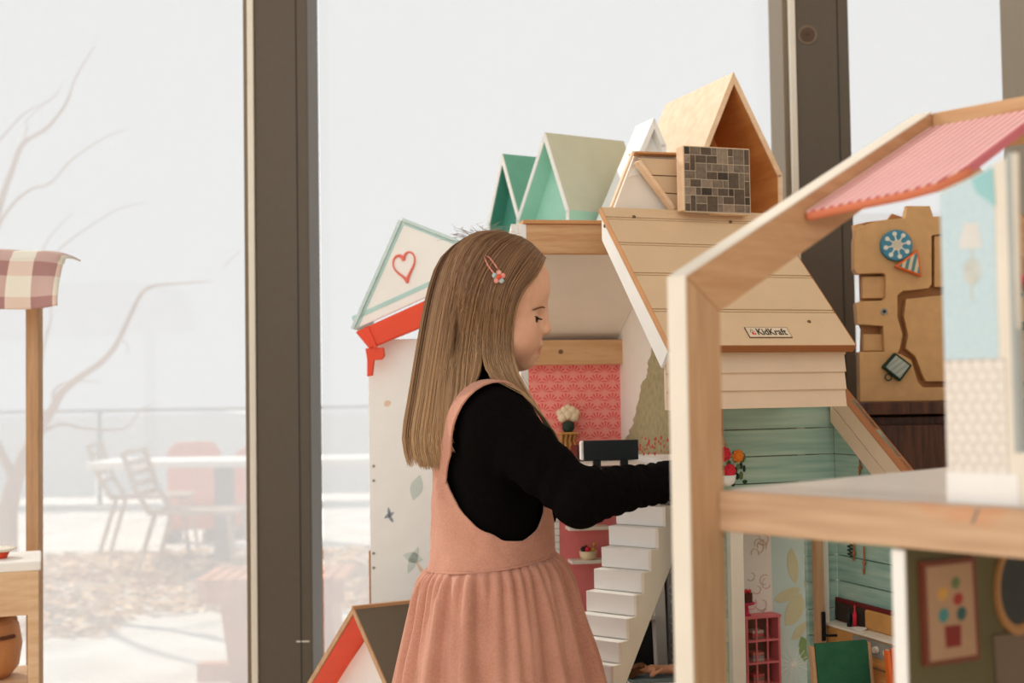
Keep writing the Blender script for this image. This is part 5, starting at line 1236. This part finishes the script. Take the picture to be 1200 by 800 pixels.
HC = g(575, 345, 0.0); HA = RAD(1)
hf, hl = np.array([math.cos(HA), math.sin(HA), 0]), np.array([-math.sin(HA), math.cos(HA), 0]); hz = np.array([0, 0, 1.0])
def hd(u, v, w): return HC + hf * u + hl * v + hz * w
HR = [hf, hl, hz]
def head_field(F, off=0.0):
    e = lambda c, r, k=0.014, sub=False: F.el(hd(*c), tuple(x + off for x in r), k, HR, sub)
    e((0.0, 0, 0.003), (0.071, 0.067, 0.072)); e((0.020, 0, 0.012), (0.059, 0.058, 0.056)); e((0.0195, 0, -0.038), (0.051, 0.055, 0.058), 0.012)
    e((0.008, 0, -0.068), (0.040, 0.045, 0.031), 0.016)
    for s in (-1, 1): e((0.033, s * 0.027, -0.060), (0.027, 0.026, 0.027), 0.014)
    e((0.0405, 0, -0.086), (0.0175, 0.019, 0.0155), 0.014)
    return F
def skin_mat():
    t = NT('skin'); a = t.new('ShaderNodeAttribute', attribute_name='tint'); n = t.noise(60)
    base = t.mix(t.ramp(n, 0.3, 0.7), lin((226, 172, 142)), lin((236, 186, 156))); c = t.mix(a.outputs['Fac'], base, lin((196, 104, 92)))
    m = t.done(c, 0.5, 0.3); t.b.inputs['Subsurface Weight'].default_value = 0.12; t.b.inputs['Subsurface Radius'].default_value = (0.01, 0.004, 0.002); return m
M['skin'] = skin_mat()
# joints
SN, EN, WN = g(588, 503, -0.096), g(680, 583, -0.13), g(790, 562, -0.075)
SF, EF, WF = g(590, 498, 0.098), g(622, 600, 0.13), g(660, 560, 0.13)
NECK0, NECK1 = g(563, 470, 0.0), HC + np.array([-0.012, 0, -0.055])
def torso(F, off=0.0):
    F.el(g(575, 535), (0.064 + off, 0.094 + off, 0.095 + off), 0.03); F.el(g(577, 615), (0.066 + off, 0.090 + off, 0.085 + off), 0.03); F.el(g(576, 690), (0.070 + off, 0.094 + off, 0.075 + off), 0.03)
    F.rc(g(572, 493, -0.082), g(572, 493, 0.082), 0.036 + off, 0.036 + off, 0.03); F.rc(g(566, 478, 0), g(572, 505, 0), 0.045 + off, 0.05 + off, 0.03)
    return F
def hand(F, W, dirv, side, palm):
    d = np.array(dirv, float); d /= np.linalg.norm(d); s = np.array(side, float); s -= d * s.dot(d); s /= np.linalg.norm(s); n = np.array(palm, float); n -= d * n.dot(d) + s * n.dot(s); n /= np.linalg.norm(n)
    pb = W + d * 0.008; pe = W + d * 0.043
    for k in (-1, -0.33, 0.33, 1): F.rc(pb + s * k * 0.010, pe + s * k * 0.017, 0.010, 0.0085, 0.006)
    for k, L in ((-1, 0.036), (-0.33, 0.042), (0.33, 0.039), (1, 0.030)):
        a = pe + s * k * 0.0175; b = a + d * L * 0.42 + n * 0.004; c = b + d * L * 0.33 + n * 0.010; e = c + d * L * 0.2 + n * 0.012
        F.rc(a, b, 0.0062, 0.0056, 0.002); F.rc(b, c, 0.0056, 0.0052, 0.0015); F.rc(c, e, 0.0052, 0.0046, 0.0015)
    a = pb + s * (-0.014) + d * 0.006; b = a - s * 0.014 + d * 0.016 + n * 0.006; c = b - s * 0.004 + d * 0.016 + n * 0.006
    F.rc(a, b, 0.008, 0.0065, 0.005); F.rc(b, c, 0.0065, 0.0052, 0.002)
def make_body(root):
    F = Field(); torso(F, -0.004)
    F.rc(NECK0, NECK1, 0.036, 0.033, 0.02)
    for S, E, W in ((SN, EN, WN), (SF, EF, WF)): F.rc(S, E, 0.034, 0.027, 0.02); F.rc(E, W, 0.027, 0.019, 0.012)
    for s in (-1, 1):
        F.rc((0.0, s * 0.05, 0.52), (0.008, s * 0.052, 0.28), 0.062, 0.042, 0.03); F.rc((0.008, s * 0.052, 0.28), (-0.012, s * 0.052, 0.07), 0.042, 0.028, 0.015); F.rc((-0.012, s * 0.052, 0.04), (0.075, s * 0.058, 0.028), 0.028, 0.022, 0.02)
    head_field(F)
    e = lambda c, r, k=0.006, sub=False: F.el(hd(*c), r, k, HR, sub)
    for s in (-1, 1):
        e((0.0775, s * 0.032, -0.034), (0.0175, 0.0175, 0.0115), 0.009, True)          # eye socket
        F.el(hd(-0.004, s * 0.063, -0.034), (0.011, 0.005, 0.018), 0.005, HR)        # ear
        c = hd(0.0480, s * 0.0290, -0.0355); F.lid(c, 0.0142, hf * 0.45 + hz * 0.89, 0.0074, 0.002); F.lid(c, 0.0138, -hz * 0.95 + hf * 0.15, 0.0056, 0.002); F.lid(c, 0.0140, hl * (s * 0.95) - hf * 0.2, 0.0075, 0.002)
    F.rc(hd(0.0675, 0, -0.020), hd(0.0712, 0, -0.044), 0.0060, 0.0070, 0.009); e((0.0728, 0, -0.0475), (0.0074, 0.0076, 0.0066), 0.005)
    for s in (-1, 1): e((0.0685, s * 0.0085, -0.0505), (0.0062, 0.0052, 0.0046), 0.004)
    e((0.0615, 0, -0.0680), (0.0062, 0.013, 0.0062), 0.008); e((0.0580, 0, -0.0805), (0.0058, 0.011, 0.0045), 0.007)
    F.rc(hd(0.0690, -0.015, -0.0755), hd(0.0690, 0.015, -0.0755), 0.0020, 0.0020, 0.0025); o = F.ops.pop(); F.ops.append(o[:6] + (-1,))
    hand(F, WN, (0.40, 0.90, -0.12), (0.9, -0.42, 0.1), (0.1, 0.1, -1)); hand(F, WF, (0.3, 0.9, 0.1), (-0.9, 0.3, 0), (0.1, 0.1, -1))
    xs = axis([(-0.16, -0.11, 0.006), (-0.11, 0.10, 0.0024), (0.10, 0.165, 0.006), (0.165, 0.31, 0.003)]); ys = axis([(-0.19, -0.09, 0.004), (-0.09, 0.09, 0.0026), (0.09, 0.24, 0.004)]); zs = axis([(-0.005, 0.70, 0.009), (0.70, 0.80, 0.003), (0.80, 0.885, 0.005), (0.885, 1.10, 0.0022)])
    G = F.grid(xs, ys, zs); pos, q = surface_net(xs, ys, zs, G)
    o = net_obj('body', pos, q, M['skin'], root)
    rel = pos - HC; u, v, w_ = rel @ hf, rel @ hl, rel[:, 2]
    tint = np.zeros(len(pos))
    lip = np.exp(-((v / 0.015) ** 4) - ((w_ + 0.0752) / 0.0062) ** 4) * (u > 0.052); tint = np.maximum(tint, lip * 0.8)
    for s in (-1, 1): tint = np.maximum(tint, 0.20 * np.exp(-(((v - s * 0.042) / 0.02) ** 2 + ((w_ + 0.058) / 0.018) ** 2 + ((u - 0.05) / 0.03) ** 2)))
    tint = np.maximum(tint, 0.12 * np.exp(-((v / 0.012) ** 2 + ((w_ + 0.048) / 0.01) ** 2)) * (u > 0.07))
    at = o.data.attributes.new('tint', 'FLOAT', 'POINT'); at.data.foreach_set('value', tint.astype(np.float32))
    return o
def make_eyes(root):
    for s in (-1, 1):
        c = hd(0.0480, s * 0.0290, -0.0355); look = hf * 0.9 + hl * (0.22 * s) - hz * 0.22; look /= np.linalg.norm(look)
        e = MB().ball(tuple(c), 0.0127, 24, 16).build('eye', plain('eye_white', (226, 214, 206), 0.2, 0.02), root, True)
        q = Vector(look).to_track_quat('Z', 'Y')
        def disc(nm, r0, h, m, r1=0):
            b = MB().lathe([(r1, h + 0.0002), (r0 * 0.7, h + 0.0001), (r0, h - 0.0012), (r0, h - 0.003), (r1, h - 0.003)], (0, 0, 0), 20)
            b.v = [tuple(q @ Vector(p) + Vector(c)) for p in b.v]; b.build(nm, m, e, True)
        disc('iris', 0.0072, 0.0128, plain('iris_brown', (66, 40, 26), 0.2)); disc('pupil', 0.0036, 0.0131, plain('pupil', (8, 6, 6), 0.1))
        # lashes along the upper lid edge
        n = hf * 0.45 + hz * 0.89; n /= np.linalg.norm(n); a = np.cross(n, hl); a /= np.linalg.norm(a)
        if a.dot(hf) < 0: a = -a
        rr = math.sqrt(0.0142 ** 2 - 0.0074 ** 2); pts = []
        for k in range(13):
            an = RAD(-62 + k * 124 / 12); pts.append(c + n * 0.0071 + (a * math.cos(an) + hl * math.sin(an)) * (rr + 0.0004))
        lash = plain('lash', (40, 26, 20), 0.7)
        lm = MB().tube([tuple(p) for p in pts], [0.0004] + [0.0009] * 11 + [0.0004], 6)
        for p in pts[1:-1]: dv = (p - c); dv = dv / np.linalg.norm(dv); lm.tube([tuple(p), tuple(p + dv * 0.003 - hz * 0.0015), tuple(p + dv * 0.0055 - hz * 0.001)], [0.0005, 0.0004, 0.0002], 4)
        lm.build('eyelashes', lash, e)
        # brow
        bm = MB()
        for k in range(26):
            t = k / 25; v = s * (0.016 + 0.026 * t); w_ = -0.0205 - 0.0045 * t + 0.0018 * math.sin(math.pi * t); 
            p0 = hd(0.074 - 0.013 * t ** 1.5, v, w_); 
            # find the skin surface along head forward
            us = np.linspace(0.10, 0.02, 161); dd = BODY_HEAD.at(np.array([hd(x, v, w_) for x in us])); k0 = int(np.argmax(dd < 0.0006))
            if dd[k0] >= 0.0006: continue
            st = hd(us[k0], v, w_)
            bm.tube([tuple(st + hz * 0.0006), tuple(st + hl * s * 0.003 + hz * 0.0014 - hf * 0.001), tuple(st + hl * s * 0.0055 + hz * 0.0012 - hf * 0.0024)], [0.0006, 0.0006, 0.0002], 4)
        bm.build('eyebrow', plain('brow', (128, 92, 66), 0.8), root)
BODY_HEAD = head_field(Field())
SW = torso(Field(), 0.004); SW.rc(NECK0, NECK0 + (NECK1 - NECK0) * 0.55, 0.041, 0.038, 0.02)
SWH = torso(Field(), 0.004)
for _S, _E, _W in ((SN, EN, WN), (SF, EF, WF)): SWH.rc(_S, _E, 0.042, 0.032, 0.03); SWH.rc(_E, _W, 0.032, 0.0245, 0.02)
def make_sweater(root):
    F = torso(Field(), 0.004); F.rc(NECK0, NECK0 + (NECK1 - NECK0) * 0.55, 0.041, 0.038, 0.02)
    for S, E, W in ((SN, EN, WN), (SF, EF, WF)): F.rc(S, E, 0.042, 0.032, 0.03); F.rc(E, E + (W - E) * 0.97, 0.032, 0.0245, 0.02)
    xs = axis([(-0.13, 0.30, 0.0036)]); ys = axis([(-0.20, 0.20, 0.0036)]); zs = axis([(0.58, 0.93, 0.0036)])
    G = F.grid(xs, ys, zs)
    X, Y, Z = xs[:, None, None], ys[None, :, None], zs[None, None, :]
    # folds: rings round the sleeve, strongest at elbow and cuff
    for S, E, W in ((SN, EN, WN), (SF, EF, WF)):
        for a, b, amp, fr in ((S, E, 0.0022, 5), (E, W, 0.0030, 8)):
            ab = b - a; t = ((X - a[0]) * ab[0] + (Y - a[1]) * ab[1] + (Z - a[2]) * ab[2]) / ab.dot(ab)
            r = np.sqrt((X - a[0] - t * ab[0]) ** 2 + (Y - a[1] - t * ab[1]) ** 2 + (Z - a[2] - t * ab[2]) ** 2)
            wgt = np.clip(1 - np.abs(r - 0.035) / 0.03, 0, 1) * np.clip(t * 6, 0, 1) * np.clip((1.05 - t) * 6, 0, 1)
            G -= (amp * wgt * (0.35 + 0.65 * t) * np.sin(t * fr * 6.28 + 60 * Z + 35 * Y + np.sin(X * 90))).astype(np.float32)
    G -= (0.0014 * np.sin(70 * X + 40 * Z) * np.sin(55 * Y + 60 * Z + 1)).astype(np.float32)
    pos, q = surface_net(xs, ys, zs, G); o = net_obj('sweater', pos, q, M['knit'], root)
    o['label'] = 'black long sleeved sweater'
    for W, E in ((WN, EN), (WF, EF)):
        d = (W - E) / np.linalg.norm(W - E); c = E + (W - E) * 0.98
        MB().tube([tuple(c + d * t) for t in (-0.012, -0.008, 0.004, 0.007)], [0.0245, 0.0262, 0.0248, 0.0226], 20).build('cuff', M['knit'], o, True)
def surf(phi, z, off):
    """radius of the sweater torso at angle phi, height z"""
    c = np.array([0.0, 0.0, z]); d = np.array([math.cos(phi), math.sin(phi), 0]); lo, hi = 0.0, 0.2
    rs = np.linspace(0.03, 0.17, 71); v = SW.at(c + rs[:, None] * d); k = np.argmax(v > off); return rs[k] if v[k] > off else 0.1
def linen():
    t = NT('pink_linen'); n = t.noise(420, (1, 1, 1), 2); m = t.noise(14)
    c = t.mix(t.ramp(m, 0.3, 0.7), lin((190, 130, 108)), lin((208, 150, 127)))
    mt = t.done(t.mix(t.math('MULTIPLY', t.ramp(n, 0.35, 0.65), 0.25), c, lin((230, 180, 160))), 0.9, 0.1, n, 0.25, 0.0006)
    t.b.inputs['Sheen Weight'].default_value = 0.15
    return mt
def make_dress(root):
    m = linen(); dress = bpy.data.objects.new('pinafore_dress', None); link(dress, root); dress['label'] = 'dusty pink linen pinafore dress with gathered skirt'
    XT = [-0.10, -0.075, -0.062, -0.048, -0.032, -0.012, 0.014, 0.036, 0.056, 0.068, 0.075, 0.085]; ZT = [0.815, 0.808, 0.790, 0.758, 0.730, 0.708, 0.692, 0.690, 0.702, 0.722, 0.75, 0.80]
    nphi, nz = 144, 26
    def waist(phi): return 0.652 + 0.010 * math.cos(phi)
    vs = []; ring0 = []
    for j in range(nz + 1):
        for i in range(nphi):
            ph = 2 * math.pi * i / nphi; x = 0.082 * math.cos(ph); zt = float(np.interp(x, XT, ZT)); z0 = waist(ph); z = z0 + (zt - z0) * j / nz
            r = surf(ph, z, 0.004 + 0.004 * (1 - j / nz)); r += 0.0012 * math.sin(9 * ph + 40 * z) * (1 - j / nz)
            vs.append((r * math.cos(ph), r * math.sin(ph), z))
            if j == 0: ring0.append((ph, r, z))
    fs = [(j * nphi + i, j * nphi + (i + 1) % nphi, (j + 1) * nphi + (i + 1) % nphi, (j + 1) * nphi + i) for j in range(nz) for i in range(nphi)]
    me = bpy.data.meshes.new('bodice'); me.from_pydata(vs, [], fs); me.shade_smooth(); me.materials.append(m); o = link(bpy.data.objects.new('bodice', me), dress)
    md = o.modifiers.new('smooth', 'SMOOTH'); md.iterations = 3; md.factor = 0.4
    md = o.modifiers.new('thick', 'SOLIDIFY'); md.thickness = 0.0028; md.offset = 1
    # hem stitching along the armhole edge and the waist seam
    top = vs[nz * nphi:]
    MB().tube([tuple(np.array(p) * np.array([1.012, 1.012, 1]) - np.array([0, 0, 0.007])) for p in top] + [tuple(np.array(top[0]) * np.array([1.012, 1.012, 1]) - np.array([0, 0, 0.007]))], 0.0005, 4).build('hem_stitching', plain('stitch', (206, 132, 112), 0.9), dress)
    # skirt
    nphi, nt = 320, 46; vs = []; rng = np.random.default_rng(4)
    ph1, ph2, ph3, ph4 = rng.uniform(0, 6.28, 4)
    for j in range(nt + 1):
        t = j / nt
        for i in range(nphi):
            ph = 2 * math.pi * i / nphi; z0 = waist(ph); z = z0 + 0.003 - (z0 - 0.34) * t
            r0 = surf(ph, z0, 0.008) + 0.001
            fl = (0.075 + 0.010 * math.cos(ph)) * (t ** 0.85) + 0.008 * (1 - math.exp(-t * 30))
            gth = 0.0050 * math.sin(44 * ph + 1.5 * math.sin(5 * ph)) * math.exp(-t * 5) * min(1, t * 30)
            fold = math.sin(13 * ph + ph1 + 0.9 * math.sin(3 * ph)) * 0.55 + math.sin(21 * ph + ph2 + 1.2 * math.sin(2 * ph + 1)) * 0.5 + 0.35 * math.sin(31 * ph + ph3)
            fold = (fold if fold > 0 else fold * 0.6) * (0.0045 + 0.0105 * min(1, t * 1.2)) * min(1, t * 9)
            crease = 0.0012 * math.sin(60 * z + 7 * ph + ph4) * math.sin(9 * ph) * min(1, t * 4)
            r = r0 + fl + gth + fold + crease
            vs.append((r * math.cos(ph) + 0.006 * t, r * math.sin(ph), z))
    fs = [(j * nphi + i, j * nphi + (i + 1) % nphi, (j + 1) * nphi + (i + 1) % nphi, (j + 1) * nphi + i) for j in range(nt) for i in range(nphi)]
    me = bpy.data.meshes.new('skirt'); me.from_pydata(vs, [], fs); me.shade_smooth(); me.materials.append(m); o = link(bpy.data.objects.new('skirt', me), dress)
    md = o.modifiers.new('thick', 'SOLIDIFY'); md.thickness = 0.0018
    sm = [(r * 1.03 * math.cos(ph), r * 1.03 * math.sin(ph), z + 0.004) for ph, r, z in ring0]
    MB().tube(sm + [sm[0]], 0.0016, 6).build('waist_seam', m, dress, True)
    # straps over both shoulders
    for s in (-1, 1):
        raw = [(-0.070, 0.062, 0.765), (-0.066, 0.072, 0.795), (-0.050, 0.092, 0.825), (-0.028, 0.100, 0.850), (0.0, 0.090, 0.870), (0.030, 0.066, 0.868), (0.055, 0.052, 0.84), (0.068, 0.046, 0.80), (0.072, 0.042, 0.76)]
        P_ = np.array([(x, s * y, z) for x, y, z in raw]); n = len(P_); path = []
        for i in range(n - 1):
            a, b, c, d = P_[max(i - 1, 0)], P_[i], P_[i + 1], P_[min(i + 2, n - 1)]
            for k in range(5):
                u = k / 5; path.append(0.5 * (2 * b + (c - a) * u + (2 * a - 5 * b + 4 * c - d) * u * u + (3 * b - a - 3 * c + d) * u ** 3))
        path.append(P_[-1]); path = np.array(path)
        def grad(p):
            e = 0.002; return np.array([SWH.at((p + d)[None])[0] - SWH.at((p - d)[None])[0] for d in np.eye(3) * e]) / (2 * e)
        for _ in range(6):
            for i in range(len(path)): gr = grad(path[i]); gr /= np.linalg.norm(gr) + 1e-9; path[i] += gr * (0.006 - SWH.at(path[i][None])[0])
        vs = []; fs = []
        for i, p in enumerate(path):
            t = path[min(i + 1, len(path) - 1)] - path[max(i - 1, 0)]; t /= np.linalg.norm(t); nn = grad(p); nn /= np.linalg.norm(nn); b = np.cross(t, nn); b /= np.linalg.norm(b); nn = np.cross(b, t)
            for (sb, sn) in ((-1, 0), (-1, 1), (1, 1), (1, 0)): vs.append(tuple(p + b * sb * 0.0140 + nn * sn * 0.003))
        for i in range(len(path) - 1):
            for k in range(4): fs.append((i * 4 + k, i * 4 + (k + 1) % 4, (i + 1) * 4 + (k + 1) % 4, (i + 1) * 4 + k))
        fs += [(0, 1, 2, 3), tuple(range(len(vs) - 4, len(vs)))]
        mb = MB(); mb.add(vs, fs); mb.build('strap', m, dress, bevel=0.001)
def hair_mat():
    t = NT('hair'); gm = t.new('ShaderNodeNewGeometry'); a = t.new('ShaderNodeAttribute', attribute_name='along')
    r = t.math('POWER', gm.outputs['Random Per Island'], 1.3)
    c = t.mix(r, lin((112, 80, 57)), lin((184, 142, 102))); c = t.mix(t.math('MULTIPLY', a.outputs['Fac'], 0.55), c, lin((228, 188, 140)))  # sunlight painted in: strands turn paler gold towards their ends
    m = t.done(c, 0.42, 0.45); t.b.inputs['Anisotropic'].default_value = 0.4
    return m
def make_hair(root):
    guides = [  # from the back of the head to the face, near side, as seen
        [(582, 273), (549, 277), (517, 301), (501, 340), (490, 395), (480, 458), (472, 512), (479, 547)],
        [(588, 273), (558, 281), (528, 312), (514, 362), (505, 420), (498, 475), (494, 520), (502, 550)],
        [(598, 277), (572, 294), (548, 332), (537, 380), (531, 430), (528, 475), (527, 510), (532, 535)],
        [(610, 279), (588, 298), (566, 336), (555, 382), (550, 420), (548, 450), (547, 475), (549, 500)],
        [(622, 286), (603, 308), (586, 342), (579, 385), (581, 425), (596, 458), (618, 485), (640, 508)],
        [(639, 303), (629, 325), (613, 345), (603, 370), (600, 405), (605, 436), (627, 476), (655, 518)]]
    Gd = np.array(guides, float); ng = len(Gd)
    def catm(A, t):
        n = A.shape[0] - 1; x = np.clip(t * n, 0, n - 1e-6); i = int(x); u = x - i
        a, b, c, d = A[max(i - 1, 0)], A[i], A[i + 1], A[min(i + 2, n)]
        return 0.5 * (2 * b + (c - a) * u + (2 * a - 5 * b + 4 * c - d) * u * u + (3 * b - a - 3 * c + d) * u ** 3)
    vs = []; fs = []; along = []
    rng = np.random.default_rng(12)
    def add_strand(pts, r):
        n = len(vs); k = len(pts)
        T = np.gradient(pts, axis=0); T /= np.linalg.norm(T, axis=1)[:, None] + 1e-9
        A = np.cross(T, np.array([0.2, 0.9, 0.3])); A /= np.linalg.norm(A, axis=1)[:, None] + 1e-9; B = np.cross(T, A)
        rr = r * np.concatenate([np.linspace(0.8, 1, 3), np.ones(k - 6), np.linspace(0.9, 0.25, 3)])
        for i in range(k):
            for j in range(3):
                an = 2.094 * j; vs.append(tuple(pts[i] + (A[i] * math.cos(an) + B[i] * math.sin(an)) * rr[i])); along.append(i / (k - 1))
        for i in range(k - 1):
            for j in range(3): fs.append((n + i * 3 + j, n + i * 3 + (j + 1) % 3, n + (i + 1) * 3 + (j + 1) % 3, n + (i + 1) * 3 + j))
    ell_c = np.array([-0.006, 0, 0.004]); er = np.array([0.094, 0.080, 0.087])
    pxo, pyo = np.array(P(0, 0, GY)), 0
    O_ = g(600, 400); DX = (g(700, 400) - O_) / 100; DZ = (g(600, 500) - O_) / 100
    def strand(a, q, jit, lenf, r, npts=18, lift=0.0):
        gi = a * (ng - 1); i0 = min(int(gi), ng - 2); f = gi - i0; A_ = Gd[i0] * (1 - f) + Gd[i0 + 1] * f
        ph = rng.uniform(0, 6.28); amp = rng.uniform(0, 1) * jit
        t = lenf * np.linspace(0, 1, npts); fe = np.full(npts, f)
        if i0 == 3: s_ = np.clip((t - 0.54) / 0.30, 0, 1); s_ = s_ * s_ * (3 - 2 * s_); fe = f + (round(f) + (f - 0.5) * 0.12 - f) * s_
        p = np.array([catm(Gd[i0], x) * (1 - h_) + catm(Gd[i0 + 1], x) * h_ for x, h_ in zip(t, fe)])
        L = O_ + (p[:, :1] - 600) * DX + (p[:, 1:] - 400) * DZ; rel = L - HC; u = rel @ hf; w_ = rel[:, 2]
        e = 1 - ((u - ell_c[0]) / er[0]) ** 2 - ((w_ - ell_c[2]) / er[2]) ** 2
        W = er[1] * np.sqrt(np.maximum(e, 0.0004))
        low = np.clip((-w_ - 0.03) / 0.07, 0, 1); low = low * low * (3 - 2 * low)
        Wl = (0.072 + 0.018 * np.clip((t - 0.6) / 0.4, 0, 1)) if a > 0.45 else 0.050 + 0.036 * a + 0.004 * np.sin(3 * t)
        ramp = np.clip(t / 0.38, 0, 1); ramp = ramp * ramp * (3 - 2 * ramp) * float(np.clip((0.5 - a) / 0.25, 0, 1))
        u = u + (q * q) * 0.018 * ramp
        W = np.maximum(W * (1 - low) + Wl * low, 0.058 * ramp); y = q * W + lift * np.sin(math.pi * t)
        pos = HC + hf * u[:, None] + hl * y[:, None] + hz * w_[:, None]
        pos = pos + np.stack([np.sin(t * 7 + ph), np.cos(t * 5 + ph * 2), 0.4 * np.sin(t * 6 + ph)], 1) * (amp * (0.3 + t))[:, None]
        for _ in range(5):
            sd = SWH.at(pos); k = np.where((sd < 0.0065) & (w_ < -0.06))[0]
            if not len(k): break
            ee = 0.002; gr = np.stack([SWH.at(pos[k] + d) - SWH.at(pos[k] - d) for d in np.eye(3) * ee], 1); gr[:, 2] *= 0.3
            if a > 0.5: gr[:, 1] -= 0.002
            gr /= np.linalg.norm(gr, axis=1)[:, None] + 1e-6
            pos[k] += gr * np.clip(0.0068 - sd[k], 0, 0.03)[:, None]
        add_strand(pos, r)
    # locks: clumps of strands close together
    for c in range(680):
        a = rng.uniform(0, 1) ** 1.15; side = -1 if rng.uniform() < 0.68 else 1
        if side > 0: a *= 0.72
        depth = 1.0 - 0.10 * rng.uniform() if a > 0.45 else (1.0 - rng.uniform() * 0.05 if rng.uniform() < 0.7 else 1.0 - rng.uniform() * 0.95)
        lf = rng.uniform(0.88, 1.0) if a > 0.12 else rng.uniform(0.94, 1.0); jit = rng.uniform(0.0002, 0.0009)
        for k in range(9):
            strand(np.clip(a + rng.normal() * 0.012, 0, 1), side * min(1.03, depth + rng.normal() * 0.02), jit, lf * rng.uniform(0.96, 1.0), rng.uniform(0.0005, 0.0008))
    # fine loose hairs standing off the crown and ends
    for k in range(110):
        a = rng.uniform(0.2, 1.0); th = rng.uniform(-0.5, 1.0); 
        base = HC + hf * (0.078 * math.sin(th)) + hl * rng.uniform(-0.03, 0.03) + hz * (0.081 * math.cos(th)); d = hf * (math.sin(th) * 0.9 - rng.uniform(-0.3, 0.8)) + hz * math.cos(th) * rng.uniform(0.2, 1.0) + hl * rng.normal() * 0.4
        L = rng.uniform(0.015, 0.035); pts = [base + d * L * t - hf * 0.012 * math.sin(3 * t) * rng.uniform(0.5, 1) + hz * 0.0 - hz * 0.010 * t * t for t in np.linspace(0, 1, 9)]
        add_strand(np.array(pts), 0.0002)
    for k in range(40): strand(rng.uniform(0.1, 1), -1.06, 0.006, rng.uniform(0.85, 1.03), 0.0003, lift=-rng.uniform(0, 0.006))
    # scalp cap beneath the strands
    F = Field(); F.el(hd(-0.001, 0, 0.005), (0.074, 0.0695, 0.0745), 0.01, HR); F.el(hd(-0.028, 0, -0.045), (0.046, 0.058, 0.055), 0.02, HR)
    F.el(hd(0.078, 0, -0.045), (0.052, 0.085, 0.085), 0.006, HR, True); F.el(hd(0.02, 0, -0.10), (0.075, 0.06, 0.055), 0.006, HR, True)
    xs = axis([(HC[0] - 0.11, HC[0] + 0.10, 0.004)]); ys = axis([(-0.1, 0.1, 0.004)]); zs = axis([(HC[2] - 0.11, HC[2] + 0.1, 0.004)])
    pos, q = surface_net(xs, ys, zs, F.grid(xs, ys, zs)); n = len(vs)
    vs += [tuple(p) for p in pos]; fs += [tuple(int(i) + n for i in f) for f in q]; along += [0.0] * len(pos)
    me = bpy.data.meshes.new('hair'); me.from_pydata(vs, [], fs); me.shade_smooth(); me.materials.append(hair_mat())
    at = me.attributes.new('along', 'FLOAT', 'POINT'); at.data.foreach_set('value', np.clip((np.array(along) - 0.35) / 0.65, 0, 1).astype(np.float32))
    o = link(bpy.data.objects.new('hair', me), root); o['label'] = 'long straight light brown hair'
    return o
def make_clip(root):
    c = bpy.data.objects.new('hair_clip', None); link(c, root); c['label'] = 'pink snap hair clip with a small flower'
    def q(px, py, off=0.0):
        L = g(px, py, 0.0); rel = L - HC; u = rel @ hf; w_ = rel[2]; e = 1 - ((u + 0.006) / 0.090) ** 2 - ((w_ - 0.004) / 0.082) ** 2
        return HC + hf * u + hl * (-(0.077 * 1.03) * math.sqrt(max(e, 0.01)) - 0.004 - off) + hz * w_
    pk = plain('clip_pink', (238, 150, 136), 0.35)
    loop = [(584, 336), (578, 326), (572, 318), (568, 309), (569, 306), (574, 309), (580, 317), (586, 327), (587, 334)]
    MB().tube([tuple(q(*p, 0.001)) for p in loop], 0.0011, 8).build('clip_loop', pk, c, True)
    ce_ = q(584, 331, 0.003); ex = q(592, 331, 0.003) - ce_; ex /= np.linalg.norm(ex); ez = hz - ex * hz.dot(ex); ez /= np.linalg.norm(ez); nn = np.cross(ex, ez)
    cols = [(238, 150, 136), (244, 176, 160), (176, 198, 192), (240, 160, 146), (180, 200, 196)]
    for k in range(5):
        a = RAD(72 * k + 18); p = ce_ + ex * math.cos(a) * 0.0055 + ez * math.sin(a) * 0.0055
        MB().ball(tuple(p), (0.0036, 0.0022, 0.0036), 12, 8).build('petal', plain('petal', cols[k], 0.4), c, True)
    ctr = ce_ - np.array([0, 0.0025, 0]); MB().ball(tuple(ctr), (0.0032, 0.002, 0.0032), 12, 8).build('flower_centre', plain('petal_red', (226, 82, 62), 0.4), c, True)
def make_shoes(root):
    for s in (-1, 1):
        F = Field(); F.rc((-0.022, s * 0.053, 0.034), (0.072, s * 0.058, 0.032), 0.036, 0.031, 0.02); F.rc((-0.016, s * 0.052, 0.04), (-0.012, s * 0.052, 0.075), 0.034, 0.034, 0.02)
        xs = axis([(-0.075, 0.12, 0.005)]); ys = axis([(s * 0.055 - 0.05, s * 0.055 + 0.05, 0.005)]); zs = axis([(-0.02, 0.12, 0.005)])
        G = F.grid(xs, ys, zs); G = np.maximum(G, (0.002 - zs)[None, None, :].astype(np.float32)); pos, q = surface_net(xs, ys, zs, G)
        sh = net_obj('shoe', pos, q, plain('shoe_leather', (120, 72, 52), 0.5), root)
        MB().box(-0.055, 0.102, s * 0.055 - 0.034, s * 0.055 + 0.034, 0.0, 0.008).build('sole', plain('sole', (70, 50, 40), 0.7), sh, bevel=0.003)
girl = thing('person', 'child with long light brown hair in pink pinafore and black sweater, reaching into the dollhouse', 'person', tuple(GR))
BODY = make_body(girl); make_eyes(girl); make_sweater(girl); make_dress(girl); make_hair(girl); make_clip(girl); make_shoes(girl)
doll()
